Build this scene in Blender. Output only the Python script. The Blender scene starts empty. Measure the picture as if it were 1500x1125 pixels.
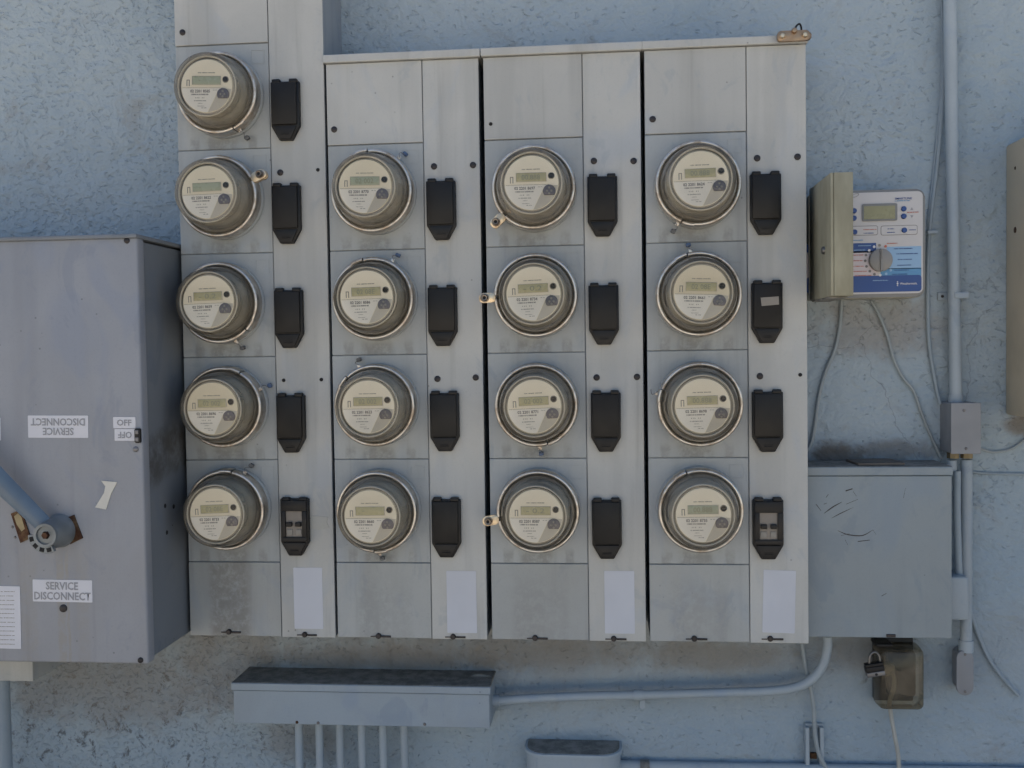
import bpy, bmesh, math, random
from mathutils import Vector, Matrix
R = math.radians
random.seed(7)
SC = bpy.context.scene
COL = SC.collection

# ------------------------------------------------------------------ camera
GZ = 1.45                      # height of the datum above the ground
CD = 0.150                     # depth of the meter enclosures
CAM = Vector((0.2466, -2.0578 - CD, 0.0783 + GZ))
YAW, PITCH, ROLL, FPX = R(-5.4726), R(-1.9290), R(-0.8514), 1483.96
def cam_axes():
    cy, sy, cp, sp = math.cos(YAW), math.sin(YAW), math.cos(PITCH), math.sin(PITCH)
    f = Vector((sy * cp, cy * cp, sp)); r0 = Vector((cy, -sy, 0)); u0 = r0.cross(f)
    c, s = math.cos(ROLL), math.sin(ROLL)
    return r0 * c + u0 * s, u0 * c - r0 * s, f
RT, UP, FW = cam_axes()
cd = bpy.data.cameras.new('camera'); co = bpy.data.objects.new('camera', cd); COL.objects.link(co)
cd.sensor_width = 36; cd.lens = FPX / 1500 * 36; cd.clip_start = 0.05; cd.clip_end = 2000
co.matrix_world = Matrix(((RT.x, UP.x, -FW.x, CAM.x), (RT.y, UP.y, -FW.y, CAM.y), (RT.z, UP.z, -FW.z, CAM.z), (0, 0, 0, 1)))
SC.camera = co
def at(u, v, Y):               # point of the place measured in the photograph, on the plane y = Y
    d = RT * ((u - 750) / FPX) + UP * ((562.5 - v) / FPX) + FW
    return CAM + d * ((Y - CAM.y) / d.y)
def ax(u, v, Y): return at(u, v, Y).x
def az(u, v, Y): return at(u, v, Y).z
def mpp(Y): return (Y - CAM.y) / FPX         # metres per pixel on plane Y

# ------------------------------------------------------------------ sky, sun, exposure
SUN_EL, SUN_AZ = 54, -38      # the sun stands behind the building, to the left: this wall is in open shade
wd = bpy.data.worlds.new('World'); SC.world = wd; wd.use_nodes = True
nt = wd.node_tree; nt.nodes.clear()
sky = nt.nodes.new('ShaderNodeTexSky'); sky.sky_type = 'NISHITA'; sky.sun_disc = False
sky.sun_elevation = R(SUN_EL); sky.sun_rotation = R(SUN_AZ); sky.air_density = 1.0; sky.dust_density = 2.0; sky.ozone_density = 1.0
bg = nt.nodes.new('ShaderNodeBackground'); bg.inputs[1].default_value = 0.085
ow = nt.nodes.new('ShaderNodeOutputWorld')
nt.links.new(sky.outputs[0], bg.inputs[0]); nt.links.new(bg.outputs[0], ow.inputs[0])
sd = bpy.data.lights.new('sun', 'SUN'); so = bpy.data.objects.new('sun', sd); COL.objects.link(so)
sd.energy = 4.8; sd.angle = R(0.53); sd.color = (1.0, 0.94, 0.85)
sdir = Vector((math.sin(R(SUN_AZ)) * math.cos(R(SUN_EL)), math.cos(R(SUN_AZ)) * math.cos(R(SUN_EL)), math.sin(R(SUN_EL))))
so.rotation_euler = sdir.to_track_quat('Z', 'Y').to_euler(); so.location = (-4, 6, 8)
vs = SC.view_settings
vs.view_transform = 'Standard'; vs.look = 'None'; vs.gamma = 1; vs.use_curve_mapping = False; vs.exposure = 1.16
SC.render.engine = 'CYCLES'
SC.cycles.use_denoising = True; SC.cycles.use_adaptive_sampling = True; SC.cycles.adaptive_threshold = .025; SC.cycles.max_bounces = 6; SC.cycles.diffuse_bounces = 4; SC.cycles.transparent_max_bounces = 24
SC.cycles.caustics_reflective = False; SC.cycles.caustics_refractive = False

# ------------------------------------------------------------------ material helpers
class NT:
    def __init__(s, name):
        s.m = bpy.data.materials.new(name); s.m.use_nodes = True; s.t = s.m.node_tree
        s.b = s.t.nodes['Principled BSDF']; s._pos = None; s._obj = None
    def n(s, t, **k):
        x = s.t.nodes.new(t)
        for a, b in k.items(): setattr(x, a, b)
        return x
    def put(s, sock, v):
        if hasattr(v, 'is_linked'): s.t.links.new(v, sock)
        elif isinstance(v, tuple) and len(v) == 3 and sock.type == 'RGBA': sock.default_value = (*v, 1)
        else: sock.default_value = v
    def pos(s):
        if not s._pos: s._pos = s.n('ShaderNodeNewGeometry').outputs['Position']
        return s._pos
    def obj(s):
        if not s._obj: s._obj = s.n('ShaderNodeTexCoord').outputs['Object']
        return s._obj
    def rnd(s): return s.n('ShaderNodeObjectInfo').outputs['Random']
    def mapv(s, v, sc=(1, 1, 1), loc=(0, 0, 0), rot=(0, 0, 0)):
        x = s.n('ShaderNodeMapping'); s.put(x.inputs[0], v); x.inputs['Scale'].default_value = sc
        x.inputs['Location'].default_value = loc; x.inputs['Rotation'].default_value = rot
        return x.outputs[0]
    def noise(s, scale, det=3, rough=.55, v=None, dist=0):
        x = s.n('ShaderNodeTexNoise'); s.put(x.inputs['Vector'], v or s.pos())
        x.inputs['Scale'].default_value = scale; x.inputs['Detail'].default_value = det
        x.inputs['Roughness'].default_value = rough; x.inputs['Distortion'].default_value = dist
        return x.outputs['Fac']
    def vor(s, scale, feat='F1', v=None, out='Distance'):
        x = s.n('ShaderNodeTexVoronoi', feature=feat); s.put(x.inputs['Vector'], v or s.pos()); x.inputs['Scale'].default_value = scale
        return x.outputs[out]
    def math(s, op, a, b=0.0, c=0.0, clamp=False):
        x = s.n('ShaderNodeMath', operation=op, use_clamp=clamp)
        for i, q in enumerate((a, b, c)): s.put(x.inputs[i], q)
        return x.outputs[0]
    def rng(s, v, a, b, c=0.0, d=1.0):
        x = s.n('ShaderNodeMapRange', interpolation_type='SMOOTHSTEP'); s.put(x.inputs[0], v)
        for i, q in enumerate((a, b, c, d)): x.inputs[i + 1].default_value = q
        return x.outputs[0]
    def mix(s, f, a, b, mode='MIX'):
        x = s.n('ShaderNodeMix', data_type='RGBA', blend_type=mode)
        s.put(x.inputs[0], f); s.put(x.inputs[6], a); s.put(x.inputs[7], b)
        return x.outputs[2]
    def sep(s, v):
        x = s.n('ShaderNodeSeparateXYZ'); s.put(x.inputs[0], v); return x.outputs
    def bump(s, h, dist, strength=1.0, nrm=None):
        x = s.n('ShaderNodeBump'); s.put(x.inputs['Height'], h); x.inputs['Distance'].default_value = dist
        x.inputs['Strength'].default_value = strength
        if nrm: s.put(x.inputs['Normal'], nrm)
        return x.outputs[0]
    def done(s, col=None, rough=.5, metal=0, nrm=None, spec=None):
        if col is not None: s.put(s.b.inputs['Base Color'], col)
        s.put(s.b.inputs['Roughness'], rough); s.put(s.b.inputs['Metallic'], metal)
        if nrm: s.put(s.b.inputs['Normal'], nrm)
        if spec is not None: s.b.inputs['Specular IOR Level'].default_value = spec
        return s.m

def scl(c, k): return tuple(min(1, q * k) for q in c)
def plain(name, col, rough=.5, metal=0, var=.12, sc=60, spec=None):
    k = NT(name); f = k.noise(sc, 4, .6)
    c = k.mix(f, scl(col, 1 - var), scl(col, 1 + var))
    g = k.noise(9, 3); c = k.mix(k.rng(g, .45, .75), c, scl(col, 1 - var * 1.5))
    return k.done(c, k.rng(f, .3, .7, max(0, rough - .08), min(1, rough + .1)), metal, spec=spec)

def paint(name, col, streak=.55, speck=.35, tint=(.62, .70, .80), rough=.52, drip=None, band=None):
    """weathered enamel on sheet steel: mottling, run-down streaks, chalk patches, dirt specks"""
    k = NT(name); p = k.pos()
    jit = k.rng(k.rnd(), 0, 1, -.5, .5)
    big = k.noise(4.2, 4, .6, dist=.4)
    c = k.mix(k.rng(big, .35, .70), scl(col, .93), scl(col, 1.05))
    patch = k.noise(9, 3, .55, v=k.mapv(p, (1, 1, .55), (3, 1, 7)), dist=1.2)
    c = k.mix(k.math('MULTIPLY', k.rng(patch, .52, .70), .50), c, scl((col[0] * tint[0] * 1.3, col[1] * tint[1] * 1.25, col[2] * tint[2] * 1.25), 1))
    st = k.noise(1, 5, .62, v=k.mapv(p, (55, 55, 2.2)), dist=.2)
    st2 = k.noise(1, 3, .5, v=k.mapv(p, (16, 16, 1.3), (5, 2, 1)))
    sm = k.math('MULTIPLY', k.rng(st, .52, .78), k.rng(st2, .40, .65))
    c = k.mix(k.math('MULTIPLY', sm, streak), c, scl(col, .52))
    c = k.mix(k.math('MULTIPLY', k.rng(st2, .50, .68), streak * .8), c, scl(col, .74))
    smear = k.noise(1, 4, .65, v=k.mapv(p, (8, 8, 5), (6, 6, 6), (0, R(-20), 0)), dist=1.6)
    c = k.mix(k.math('MULTIPLY', k.rng(smear, .57, .66), .38), c, scl((col[0] * .80, col[1] * .88, col[2] * 1.0), .82))
    dust = k.noise(230, 2, .7)
    c = k.mix(k.math('MULTIPLY', k.rng(dust, .50, .8), .18), c, scl(col, .6))
    sv = k.vor(38); sn = k.noise(6.5, 2)
    spk = k.math('MULTIPLY', k.rng(sv, .10, .05), k.rng(sn, .53, .62))
    c = k.mix(k.math('MULTIPLY', spk, speck * 1.6), c, scl(col, .22))
    scr = k.noise(1, 4, .7, v=k.mapv(p, (26, 26, 140), (1, 1, 2), (0, R(33), 0)), dist=.5)
    scm = k.math('MULTIPLY', k.rng(scr, .70, .76), k.rng(k.noise(7, 2, v=k.mapv(p, loc=(9, 9, 2))), .56, .66))
    c = k.mix(k.math('MULTIPLY', scm, .45), c, scl(col, .5))
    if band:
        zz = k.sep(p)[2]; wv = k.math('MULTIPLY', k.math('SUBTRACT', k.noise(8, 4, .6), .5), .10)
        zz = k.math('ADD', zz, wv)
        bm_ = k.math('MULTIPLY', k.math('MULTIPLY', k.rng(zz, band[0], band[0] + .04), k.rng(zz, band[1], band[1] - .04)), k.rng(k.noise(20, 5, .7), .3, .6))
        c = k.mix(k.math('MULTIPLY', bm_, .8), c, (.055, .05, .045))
    if drip:
        o = k.sep(k.obj()); X, Z = o[0], o[2]
        wob = k.math('MULTIPLY', k.math('SUBTRACT', k.noise(30, 3), .5), .012)
        m = None
        for x0, w, a in drip['bands']:
            d = k.math('ABSOLUTE', k.math('SUBTRACT', k.math('ADD', X, wob), x0))
            b = k.math('MULTIPLY', k.rng(d, w, w * .55), a)
            m = b if m is None else k.math('MAXIMUM', m, b)
        m = k.math('MULTIPLY', m, k.rng(Z, drip['z1'], drip['z0']))
        m = k.math('MULTIPLY', m, k.rng(k.noise(70, 4, .7), .25, .62))
        c = k.mix(m, c, drip['col'])
    hsv = k.n('ShaderNodeHueSaturation'); k.put(hsv.inputs['Color'], c)
    k.put(hsv.inputs['Value'], k.math('ADD', 1.0, k.math('MULTIPLY', jit, .07)))
    nb = k.bump(k.noise(5, 2), .006, .35)
    return k.done(hsv.outputs[0], k.rng(big, .3, .7, rough - .08, rough + .12), 0, nb)

def stucco():
    k = NT('blue_stucco'); p = k.pos(); z = k.sep(p)[2]; x = k.sep(p)[0]
    col = (.325, .412, .488)
    big = k.noise(1.6, 4, .6, dist=.3)
    c = k.mix(k.rng(big, .3, .7), scl(col, .90), (.36, .43, .485))
    mott = k.noise(11, 4, .6)
    c = k.mix(k.math('MULTIPLY', k.rng(mott, .45, .72), .30), c, (.39, .445, .475))
    # knock-down relief: smooth trowelled plateaus broken by small pits, in some areas more than in others
    warp = k.mapv(p, (1, 1, 1.35), rot=(0, R(28), 0))
    n1 = k.noise(74, 2, .5, v=warp, dist=.45)
    n0 = k.noise(46, 3, .55, v=warp)
    area = k.noise(2.6, 3, .6, v=k.mapv(p, loc=(4, 1, 6)))
    lf = k.rng(x, ax(900, 300, 0), ax(300, 300, 0), .0, .085)
    dens = k.math('ADD', k.math('ADD', k.math('MULTIPLY', area, .34), lf), .155)
    pl = k.rng(k.math('SUBTRACT', n1, dens), -.05, .05)
    n2 = k.noise(13, 3, .55, dist=.6)
    pit = k.math('SUBTRACT', 1.0, pl)
    c = k.mix(k.math('MULTIPLY', pit, .10), c, (.17, .20, .23))  # pits darkened in the colour, as dirt and as shade of the relief
    # mould specks, thick in the lower left
    mo = k.noise(34, 6, .78, v=k.mapv(p, (1, 1, .8), loc=(3, 3, 3)), dist=.4)
    ll = k.math('MULTIPLY', k.rng(x, ax(760, 1050, 0), ax(200, 1050, 0), .25, 1.0), k.rng(z, az(300, 900, 0), az(300, 1000, 0)))
    mm = k.math('MULTIPLY', k.rng(k.math('ADD', mo, k.math('MULTIPLY', ll, .07)), .61, .70), k.math('ADD', .14, k.math('MULTIPLY', ll, .62)))
    c = k.mix(mm, c, (.075, .08, .085))
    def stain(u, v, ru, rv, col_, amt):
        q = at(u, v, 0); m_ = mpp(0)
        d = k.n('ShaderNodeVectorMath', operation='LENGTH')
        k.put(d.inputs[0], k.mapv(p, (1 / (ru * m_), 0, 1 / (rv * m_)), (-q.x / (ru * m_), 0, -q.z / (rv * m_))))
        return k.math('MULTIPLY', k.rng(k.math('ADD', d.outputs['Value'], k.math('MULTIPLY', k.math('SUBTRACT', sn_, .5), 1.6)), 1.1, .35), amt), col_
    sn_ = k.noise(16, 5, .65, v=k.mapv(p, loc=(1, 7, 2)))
    for a_ in ((1290, 478, 120, 55, (.27, .24, .205), .55), (1222, 668, 60, 22, (.10, .085, .07), .85), (1300, 660, 90, 18, (.16, .145, .125), .6), (1270, 955, 85, 40, (.20, .18, .15), .5), (1497, 622, 30, 20, (.15, .12, .09), .7), (160, 1015, 230, 70, (.245, .225, .20), .52), (330, 975, 100, 80, (.245, .225, .20), .45), (1050, 960, 160, 30, (.22, .20, .165), .55), (800, 960, 160, 30, (.22, .20, .165), .5), (440, 1085, 90, 40, (.20, .185, .16), .5), (560, 965, 240, 26, (.21, .185, .15), .55)):  # brown stains; dark spot over pull box also paints the plaster bulge's shadow
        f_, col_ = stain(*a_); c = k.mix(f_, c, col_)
    # brown dirt washed onto the wall below the cabinets
    low = k.rng(z, az(600, 1060, 0), az(600, 930, 0))
    left = k.rng(x, ax(1290, 980, 0), ax(900, 980, 0), .35, 1.0)
    dn = k.noise(5.5, 5, .65, v=k.mapv(p, (1, 1, .45)), dist=.6)
    dirt = k.math('MULTIPLY', k.math('MULTIPLY', low, left), k.rng(dn, .25, .62))
    capz = k.rng(z, az(600, 860, 0), az(600, 900, 0), 0, 1)
    dirt = k.math('MULTIPLY', dirt, capz)
    c = k.mix(k.math('MULTIPLY', dirt, .62), c, (.225, .20, .17))
    d2 = k.math('MULTIPLY', k.rng(k.noise(7, 5, .7, v=k.mapv(p, loc=(2, 5, 3)), dist=.5), .56, .70), .42)
    c = k.mix(d2, c, (.27, .27, .255))
    # cracks
    cw = k.n('ShaderNodeVectorMath', operation='ADD'); k.put(cw.inputs[0], p)
    nz = k.n('ShaderNodeTexNoise'); k.put(nz.inputs['Vector'], p); nz.inputs['Scale'].default_value = 9; nz.inputs['Detail'].default_value = 5
    sc_ = k.n('ShaderNodeVectorMath', operation='SCALE'); k.put(sc_.inputs[0], nz.outputs['Color']); sc_.inputs['Scale'].default_value = .11
    k.put(cw.inputs[1], sc_.outputs[0])
    e = k.vor(3.1, 'DISTANCE_TO_EDGE', v=cw.outputs[0])
    cr = k.math('MULTIPLY', k.rng(e, .0045, .0012), k.rng(k.noise(2.1, 2, v=k.mapv(p, loc=(7, 3, 1))), .57, .66))
    c = k.mix(k.math('MULTIPLY', cr, .34), c, (.10, .105, .11))
    h = k.math('ADD', k.math('ADD', k.math('MULTIPLY', pl, .13), k.math('MULTIPLY', n0, .42)), k.math('MULTIPLY', n2, 1.2))
    return k.done(c, .85, 0, k.bump(h, .0135, 1.0), spec=.2)

def glass(name, tint, haze, hcol):
    k = NT(name); k.t.nodes.remove(k.b)
    o = k.t.nodes['Material Output']
    tr = k.n('ShaderNodeBsdfTransparent'); tr.inputs[0].default_value = (*tint, 1)
    df = k.n('ShaderNodeBsdfDiffuse'); df.inputs[0].default_value = (*hcol, 1)
    gl = k.n('ShaderNodeBsdfGlossy'); gl.inputs['Roughness'].default_value = .05; gl.inputs[0].default_value = (.95, .95, .95, 1)
    fr = k.n('ShaderNodeLayerWeight'); fr.inputs[0].default_value = .30
    dn = k.math('MULTIPLY', k.rng(k.noise(24, 4, .65), .35, .75, haze * .6, haze * 1.5), k.rng(k.rnd(), 0, 1, .45, 1.7))
    edge = k.math('ADD', dn, k.math('MULTIPLY', k.math('POWER', fr.outputs['Facing'], 2.5), .22), clamp=True)
    m1 = k.n('ShaderNodeMixShader'); k.put(m1.inputs[0], edge); k.put(m1.inputs[1], tr.outputs[0]); k.put(m1.inputs[2], df.outputs[0])
    m2 = k.n('ShaderNodeMixShader'); k.put(m2.inputs[0], k.math('MULTIPLY', fr.outputs['Fresnel'], .75)); k.put(m2.inputs[1], m1.outputs[0]); k.put(m2.inputs[2], gl.outputs[0])
    k.put(o.inputs[0], m2.outputs[0])
    return k.m

def steel(name, a, b, rough):
    k = NT(name); n_ = k.noise(30, 5, .7); c = k.mix(k.rng(n_, .42, .68), a, b)
    m = k.rng(n_, .45, .72, 1.0, .55)
    return k.done(c, k.rng(k.noise(70, 3), .3, .7, rough - .08, rough + .15), m)

M = {}
BOXC = (-1.36 - .6451 - .004) / 2     # middle of the disconnect box
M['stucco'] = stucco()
M['panel'] = paint('grey_panel_paint', (.462, .472, .460))
M['plate'] = paint('grey_plate_paint', (.385, .412, .422), drip=dict(bands=[(-.064, .013, .45), (-.005, .042, .60), (.062, .012, .45)], z0=-.092, z1=-.072, col=(.185, .185, .170)))
M['bottom'] = paint('grey_bottom_paint', (.365, .385, .385), drip=dict(bands=[(-.020, .045, .32), (.035, .03, .22)], z0=.0, z1=.085, col=(.20, .205, .195)))
M['dirtybottom'] = paint('grey_dirty_bottom_paint', (.365, .385, .385), drip=dict(bands=[(-.010, .054, .75)], z0=.10, z1=.12, col=(.19, .19, .18)))
M['body'] = paint('grey_body_paint', (.27, .30, .33))
M['box'] = paint('blue_grey_box_paint', (.278, .293, .325), streak=.45, drip=dict(bands=[(ax(88, 830, -.338) - BOXC, .010, .55), (ax(40, 830, -.338) - BOXC, .022, .30), (ax(120, 830, -.338) - BOXC, .016, .30), (ax(98, 830, -.338) - BOXC, .004, .6)], z0=az(80, 830, -.338) - az(221, 973, -.338), z1=az(80, 795, -.338) - az(221, 973, -.338), col=(.27, .255, .225)))
M['boxside'] = paint('blue_grey_shaded_dirty_box_paint', (.180, .200, .225), streak=.45, speck=.7, band=(az(240, 712, -.25), az(240, 618, -.25)))  # box paint darkened to carry the side's shade; band and specks are dirt
M['pipe'] = paint('blue_pipe_paint', (.33, .39, .44), streak=.1, speck=.2)
M['gutter'] = paint('gutter_paint', (.28, .335, .385), streak=.12, speck=.25)
M['pull'] = paint('pull_box_paint', (.245, .290, .318), streak=.2, speck=.3)
k = NT('dirty_top'); f = k.noise(40, 5, .7); M['grime'] = k.done(k.mix(k.rng(f, .35, .65), (.14, .14, .13), (.26, .255, .235)), .9, 0, k.bump(f, .002))
M['black'] = plain('black_plastic', (.010, .010, .011), .45, 0, .35, 25, .35)
M['blackface'] = plain('black_plastic_lid', (.0115, .011, .0105), .5, 0, .4, 14, .35)
M['dark'] = plain('dark_void', (.010, .010, .011), .8)
M['screw'] = plain('dark_screw_steel', (.045, .042, .045), .45, .6, .4, 200)
M['steelscrew'] = plain('grey_screw_steel', (.20, .20, .21), .45, .7, .3, 200)
M['glass'] = glass('meter_glass', (.955, .945, .91), .105, (.66, .62, .53))
M['front'] = glass('meter_glass_front', (.985, .98, .96), .02, (.50, .48, .44))
M['smoke'] = glass('smoked_cover_plastic', (.60, .54, .42), .20, (.24, .21, .155))
M['inner'] = plain('meter_inner_grey', (.38, .35, .285), .55, 0, .2, 30)
M['base'] = plain('meter_base_dark', (.20, .17, .13), .6, 0, .3, 30)
k = NT('meter_cream_face'); M['cream'] = k.done(k.mix(k.rnd(), (.86, .80, .66), (.74, .66, .49)), .5)
M['whitecard'] = plain('meter_white_print', (.84, .81, .74), .5, 0, .04, 20)
M['tan'] = plain('meter_tan_print', (.56, .52, .44), .5, 0, .06, 20)
M['ink'] = plain('grey_ink', (.19, .18, .175), .6, 0, .1)
M['lightink'] = plain('pale_ink', (.27, .255, .23), .6, 0, .1)
M['lcd1'] = plain('lcd_green', (.38, .42, .31), .25, 0, .06)
M['lcd2'] = plain('lcd_yellow', (.46, .43, .25), .25, 0, .06)
M['lcdink'] = plain('lcd_digits', (.27, .28, .19), .4, 0, .05)
M['lens'] = plain('optical_port_grey', (.125, .115, .135), .35, 0, .3, 80)
M['ring'] = steel('worn_steel_ring', (.66, .63, .58), (.42, .34, .26), .40)
M['brass'] = steel('brass_lock', (.74, .62, .45), (.45, .34, .23), .34)
M['lockgrey'] = steel('tarnished_lock_barrel', (.30, .26, .22), (.16, .12, .09), .40)
M['blueseal'] = plain('blue_wire_seal', (.06, .11, .22), .4)
M['smudge'] = plain('grey_wire_seal', (.13, .135, .14), .5, .3)
M['paper'] = plain('white_paper', (.55, .575, .63), .75, 0, .03, 8)
M['tape'] = plain('aged_tape', (.58, .57, .52), .6, 0, .1, 50)
M['sticker'] = plain('white_sticker', (.60, .61, .66), .6, 0, .05, 30)
M['stickerink'] = plain('sticker_grey_letters', (.28, .29, .315), .6, 0, .05)
M['rust'] = steel('rusty_plate', (.085, .048, .035), (.16, .11, .06), .6)
M['worn'] = plain('worn_brass_patch', (.30, .25, .15), .5, .4, .4, 120)
M['handle'] = plain('blue_handle_paint', (.115, .17, .24), .40, 0, .14, 14)
M['cast'] = plain('cast_grey_metal', (.24, .265, .28), .45, .3, .25, 60)
k = NT('tan_weathered_plastic'); f = k.noise(14, 4, .65, v=k.mapv(k.pos(), (1, 1, .35)))
M['tanplastic'] = k.done(k.mix(k.rng(f, .35, .7), (.335, .325, .245), (.235, .225, .16)), .55)
M['tanlight'] = plain('tan_plastic', (.37, .365, .31), .5, 0, .10, 30)
M['tanboard'] = plain('tan_cabinet', (.47, .415, .315), .6, 0, .10, 12)
M['ctlgrey'] = plain('controller_grey_plastic', (.20, .205, .205), .45, 0, .08)
M['ctlface'] = plain('controller_face', (.55, .54, .54), .45, 0, .03)
M['navy'] = plain('controller_navy', (.026, .075, .25), .4, 0, .05)
M['midblue'] = plain('controller_midblue', (.10, .28, .50), .4, 0, .05)
M['skyblue'] = plain('controller_lightblue', (.27, .44, .64), .4, 0, .05)
M['pink'] = plain('controller_pale_pink', (.58, .52, .53), .4, 0, .04)
M['red'] = plain('controller_red_print', (.50, .16, .12), .5, 0, .05)
M['white'] = plain('white_print', (.68, .68, .70), .5, 0, .03)
M['knob'] = plain('controller_knob', (.27, .265, .255), .45, 0, .08)
M['ctllcd'] = plain('controller_lcd', (.29, .28, .16), .3, 0, .08)
M['cable'] = plain('grey_cable', (.29, .335, .36), .5, 0, .12, 40)
M['bluecable'] = plain('blue_painted_cable', (.27, .33, .38), .55, 0, .12, 40)
M['whitecord'] = plain('white_cord', (.40, .41, .39), .5, 0, .1, 40)
M['greybox'] = plain('junction_box_grey', (.235, .25, .275), .5, .1, .08, 18)
M['copper'] = steel('bronze_clamp', (.42, .30, .20), (.26, .20, .15), .5)
M['chrome'] = plain('shackle_chrome', (.20, .20, .20), .38, 1, .2)
M['brasshub'] = plain('brass_locknut', (.20, .165, .10), .45, .6, .3, 80)
M['wood'] = plain('weathered_board', (.13, .115, .10), .8, 0, .3, 40)
M['toggle'] = plain('breaker_grey', (.22, .20, .18), .4, 0, .2, 60)
k = NT('pale_concrete'); f = k.noise(1.5, 6, .6)
M['ground'] = k.done(k.mix(f, (.34, .295, .235), (.47, .42, .35)), .9, 0, k.bump(k.noise(60, 4), .003))

# ------------------------------------------------------------------ mesh helpers
ORG = {}
def link(o): COL.objects.link(o); return o
def tag(o, label, cat, group=None):
    o['label'] = label; o['category'] = cat
    if group: o['group'] = group
    return o
def thing(name, label, cat, loc=(0, 0, 0), group=None):
    o = link(bpy.data.objects.new(name, None)); o.empty_display_size = .05
    o.location = loc; ORG[o.name] = Vector(loc); tag(o, label, cat, group)
    return o
def finish(bm, name, smooth):
    bmesh.ops.recalc_face_normals(bm, faces=bm.faces[:])
    me = bpy.data.meshes.new(name); bm.to_mesh(me); bm.free()
    if smooth is not None:
        for p in me.polygons: p.use_smooth = True
        try: me.set_sharp_from_angle(angle=R(smooth))
        except Exception: pass
    return me
def part(name, bm, mat, parent=None, smooth=None, origin=None):
    """link one bmesh (world coordinates) as one object; child of parent when given"""
    po = ORG[parent.name] if parent else Vector((0, 0, 0))
    og = Vector(origin) if origin is not None else po.copy()
    bmesh.ops.translate(bm, verts=bm.verts[:], vec=-og)
    o = link(bpy.data.objects.new(name, finish(bm, name, smooth)))
    o.data.materials.append(M[mat])
    if parent: o.parent = parent
    o.location = og - po; ORG[o.name] = og
    return o
def NB(): return bmesh.new()
def box(bm, x0, x1, y0, y1, z0, z1, bev=0.0, seg=2, rot=0, axis='Y'):
    r = bmesh.ops.create_cube(bm, size=1)
    vs_ = r['verts']
    bmesh.ops.scale(bm, verts=vs_, vec=(abs(x1 - x0), abs(y1 - y0), abs(z1 - z0)))
    if bev > 0:
        es = list({e for v in vs_ for e in v.link_edges})
        rb = bmesh.ops.bevel(bm, geom=es, offset=bev, segments=seg, profile=.5, affect='EDGES')
        vs_ = list({v for f in rb['faces'] for v in f.verts} | {v for v in vs_ if v.is_valid})
    if rot: bmesh.ops.rotate(bm, verts=vs_, cent=(0, 0, 0), matrix=Matrix.Rotation(rot, 3, axis))
    bmesh.ops.translate(bm, verts=vs_, vec=((x0 + x1) / 2, (y0 + y1) / 2, (z0 + z1) / 2))
    return bm
def prism(bm, pts, y0, y1, bev=0.0):
    """polygon of (x, z) run from y0 (front) to y1 (back)"""
    a = [bm.verts.new((x, y0, z)) for x, z in pts]; b = [bm.verts.new((x, y1, z)) for x, z in pts]
    fs = [bm.faces.new(a), bm.faces.new(b[::-1])]
    n = len(pts)
    for i in range(n): fs.append(bm.faces.new((a[i], b[i], b[(i + 1) % n], a[(i + 1) % n])))
    if bev:
        es = [e for e in fs[0].edges] + [e for v in a for e in v.link_edges if e.other_vert(v) in b]
        bmesh.ops.bevel(bm, geom=list(set(es)), offset=bev, segments=2, profile=.5, affect='EDGES')
    return bm
def rrect(cx, cz, w, h, r, n=5, rot=0):
    pts = []
    for sx, sz, a0 in ((1, 1, 0), (-1, 1, 90), (-1, -1, 180), (1, -1, 270)):
        for i in range(n + 1):
            a = R(a0 + 90 * i / n); pts.append((sx * (w / 2 - r) + r * math.cos(a), sz * (h / 2 - r) + r * math.sin(a)))
    c, s = math.cos(rot), math.sin(rot)
    return [(cx + x * c - z * s, cz + x * s + z * c) for x, z in pts]
def disc(cx, cz, r, n=20): return [(cx + r * math.cos(2 * math.pi * i / n), cz + r * math.sin(2 * math.pi * i / n)) for i in range(n)]
def lathe(bm, prof, n=48, c=(0, 0, 0), a0=0, a1=360, close=False):
    """profile of (radius, height out of the wall) turned about the -Y axis through c"""
    full = abs(a1 - a0) >= 360
    rings = []
    for i in range(n if full else n + 1):
        a = R(a0 + (a1 - a0) * i / n); ca, sa = math.cos(a), math.sin(a)
        rings.append([bm.verts.new((c[0] + r * ca, c[1] - h, c[2] + r * sa)) for r, h in prof])
    m = len(prof)
    for i in range(n if full else n):
        A = rings[i]; B = rings[(i + 1) % len(rings)]
        for j in range(m if close else m - 1):
            q = (A[j], A[(j + 1) % m], B[(j + 1) % m], B[j])
            try: bm.faces.new(q)
            except ValueError: pass
    if not full and close:
        bm.faces.new(rings[0]); bm.faces.new(rings[-1][::-1])
    bmesh.ops.remove_doubles(bm, verts=bm.verts[:], dist=1e-6)
    return bm
def spline(P, n=8):
    P = [Vector(p) for p in P]
    if len(P) == 2: return P
    Q = [P[0] * 2 - P[1]] + P + [P[-1] * 2 - P[-2]]; out = []
    for i in range(1, len(Q) - 2):
        p0, p1, p2, p3 = Q[i - 1:i + 3]
        for j in range(n):
            t = j / n
            out.append(.5 * ((2 * p1) + (p2 - p0) * t + (2 * p0 - 5 * p1 + 4 * p2 - p3) * t * t + (3 * p1 - p0 - 3 * p2 + p3) * t ** 3))
    return out + [P[-1]]
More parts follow.
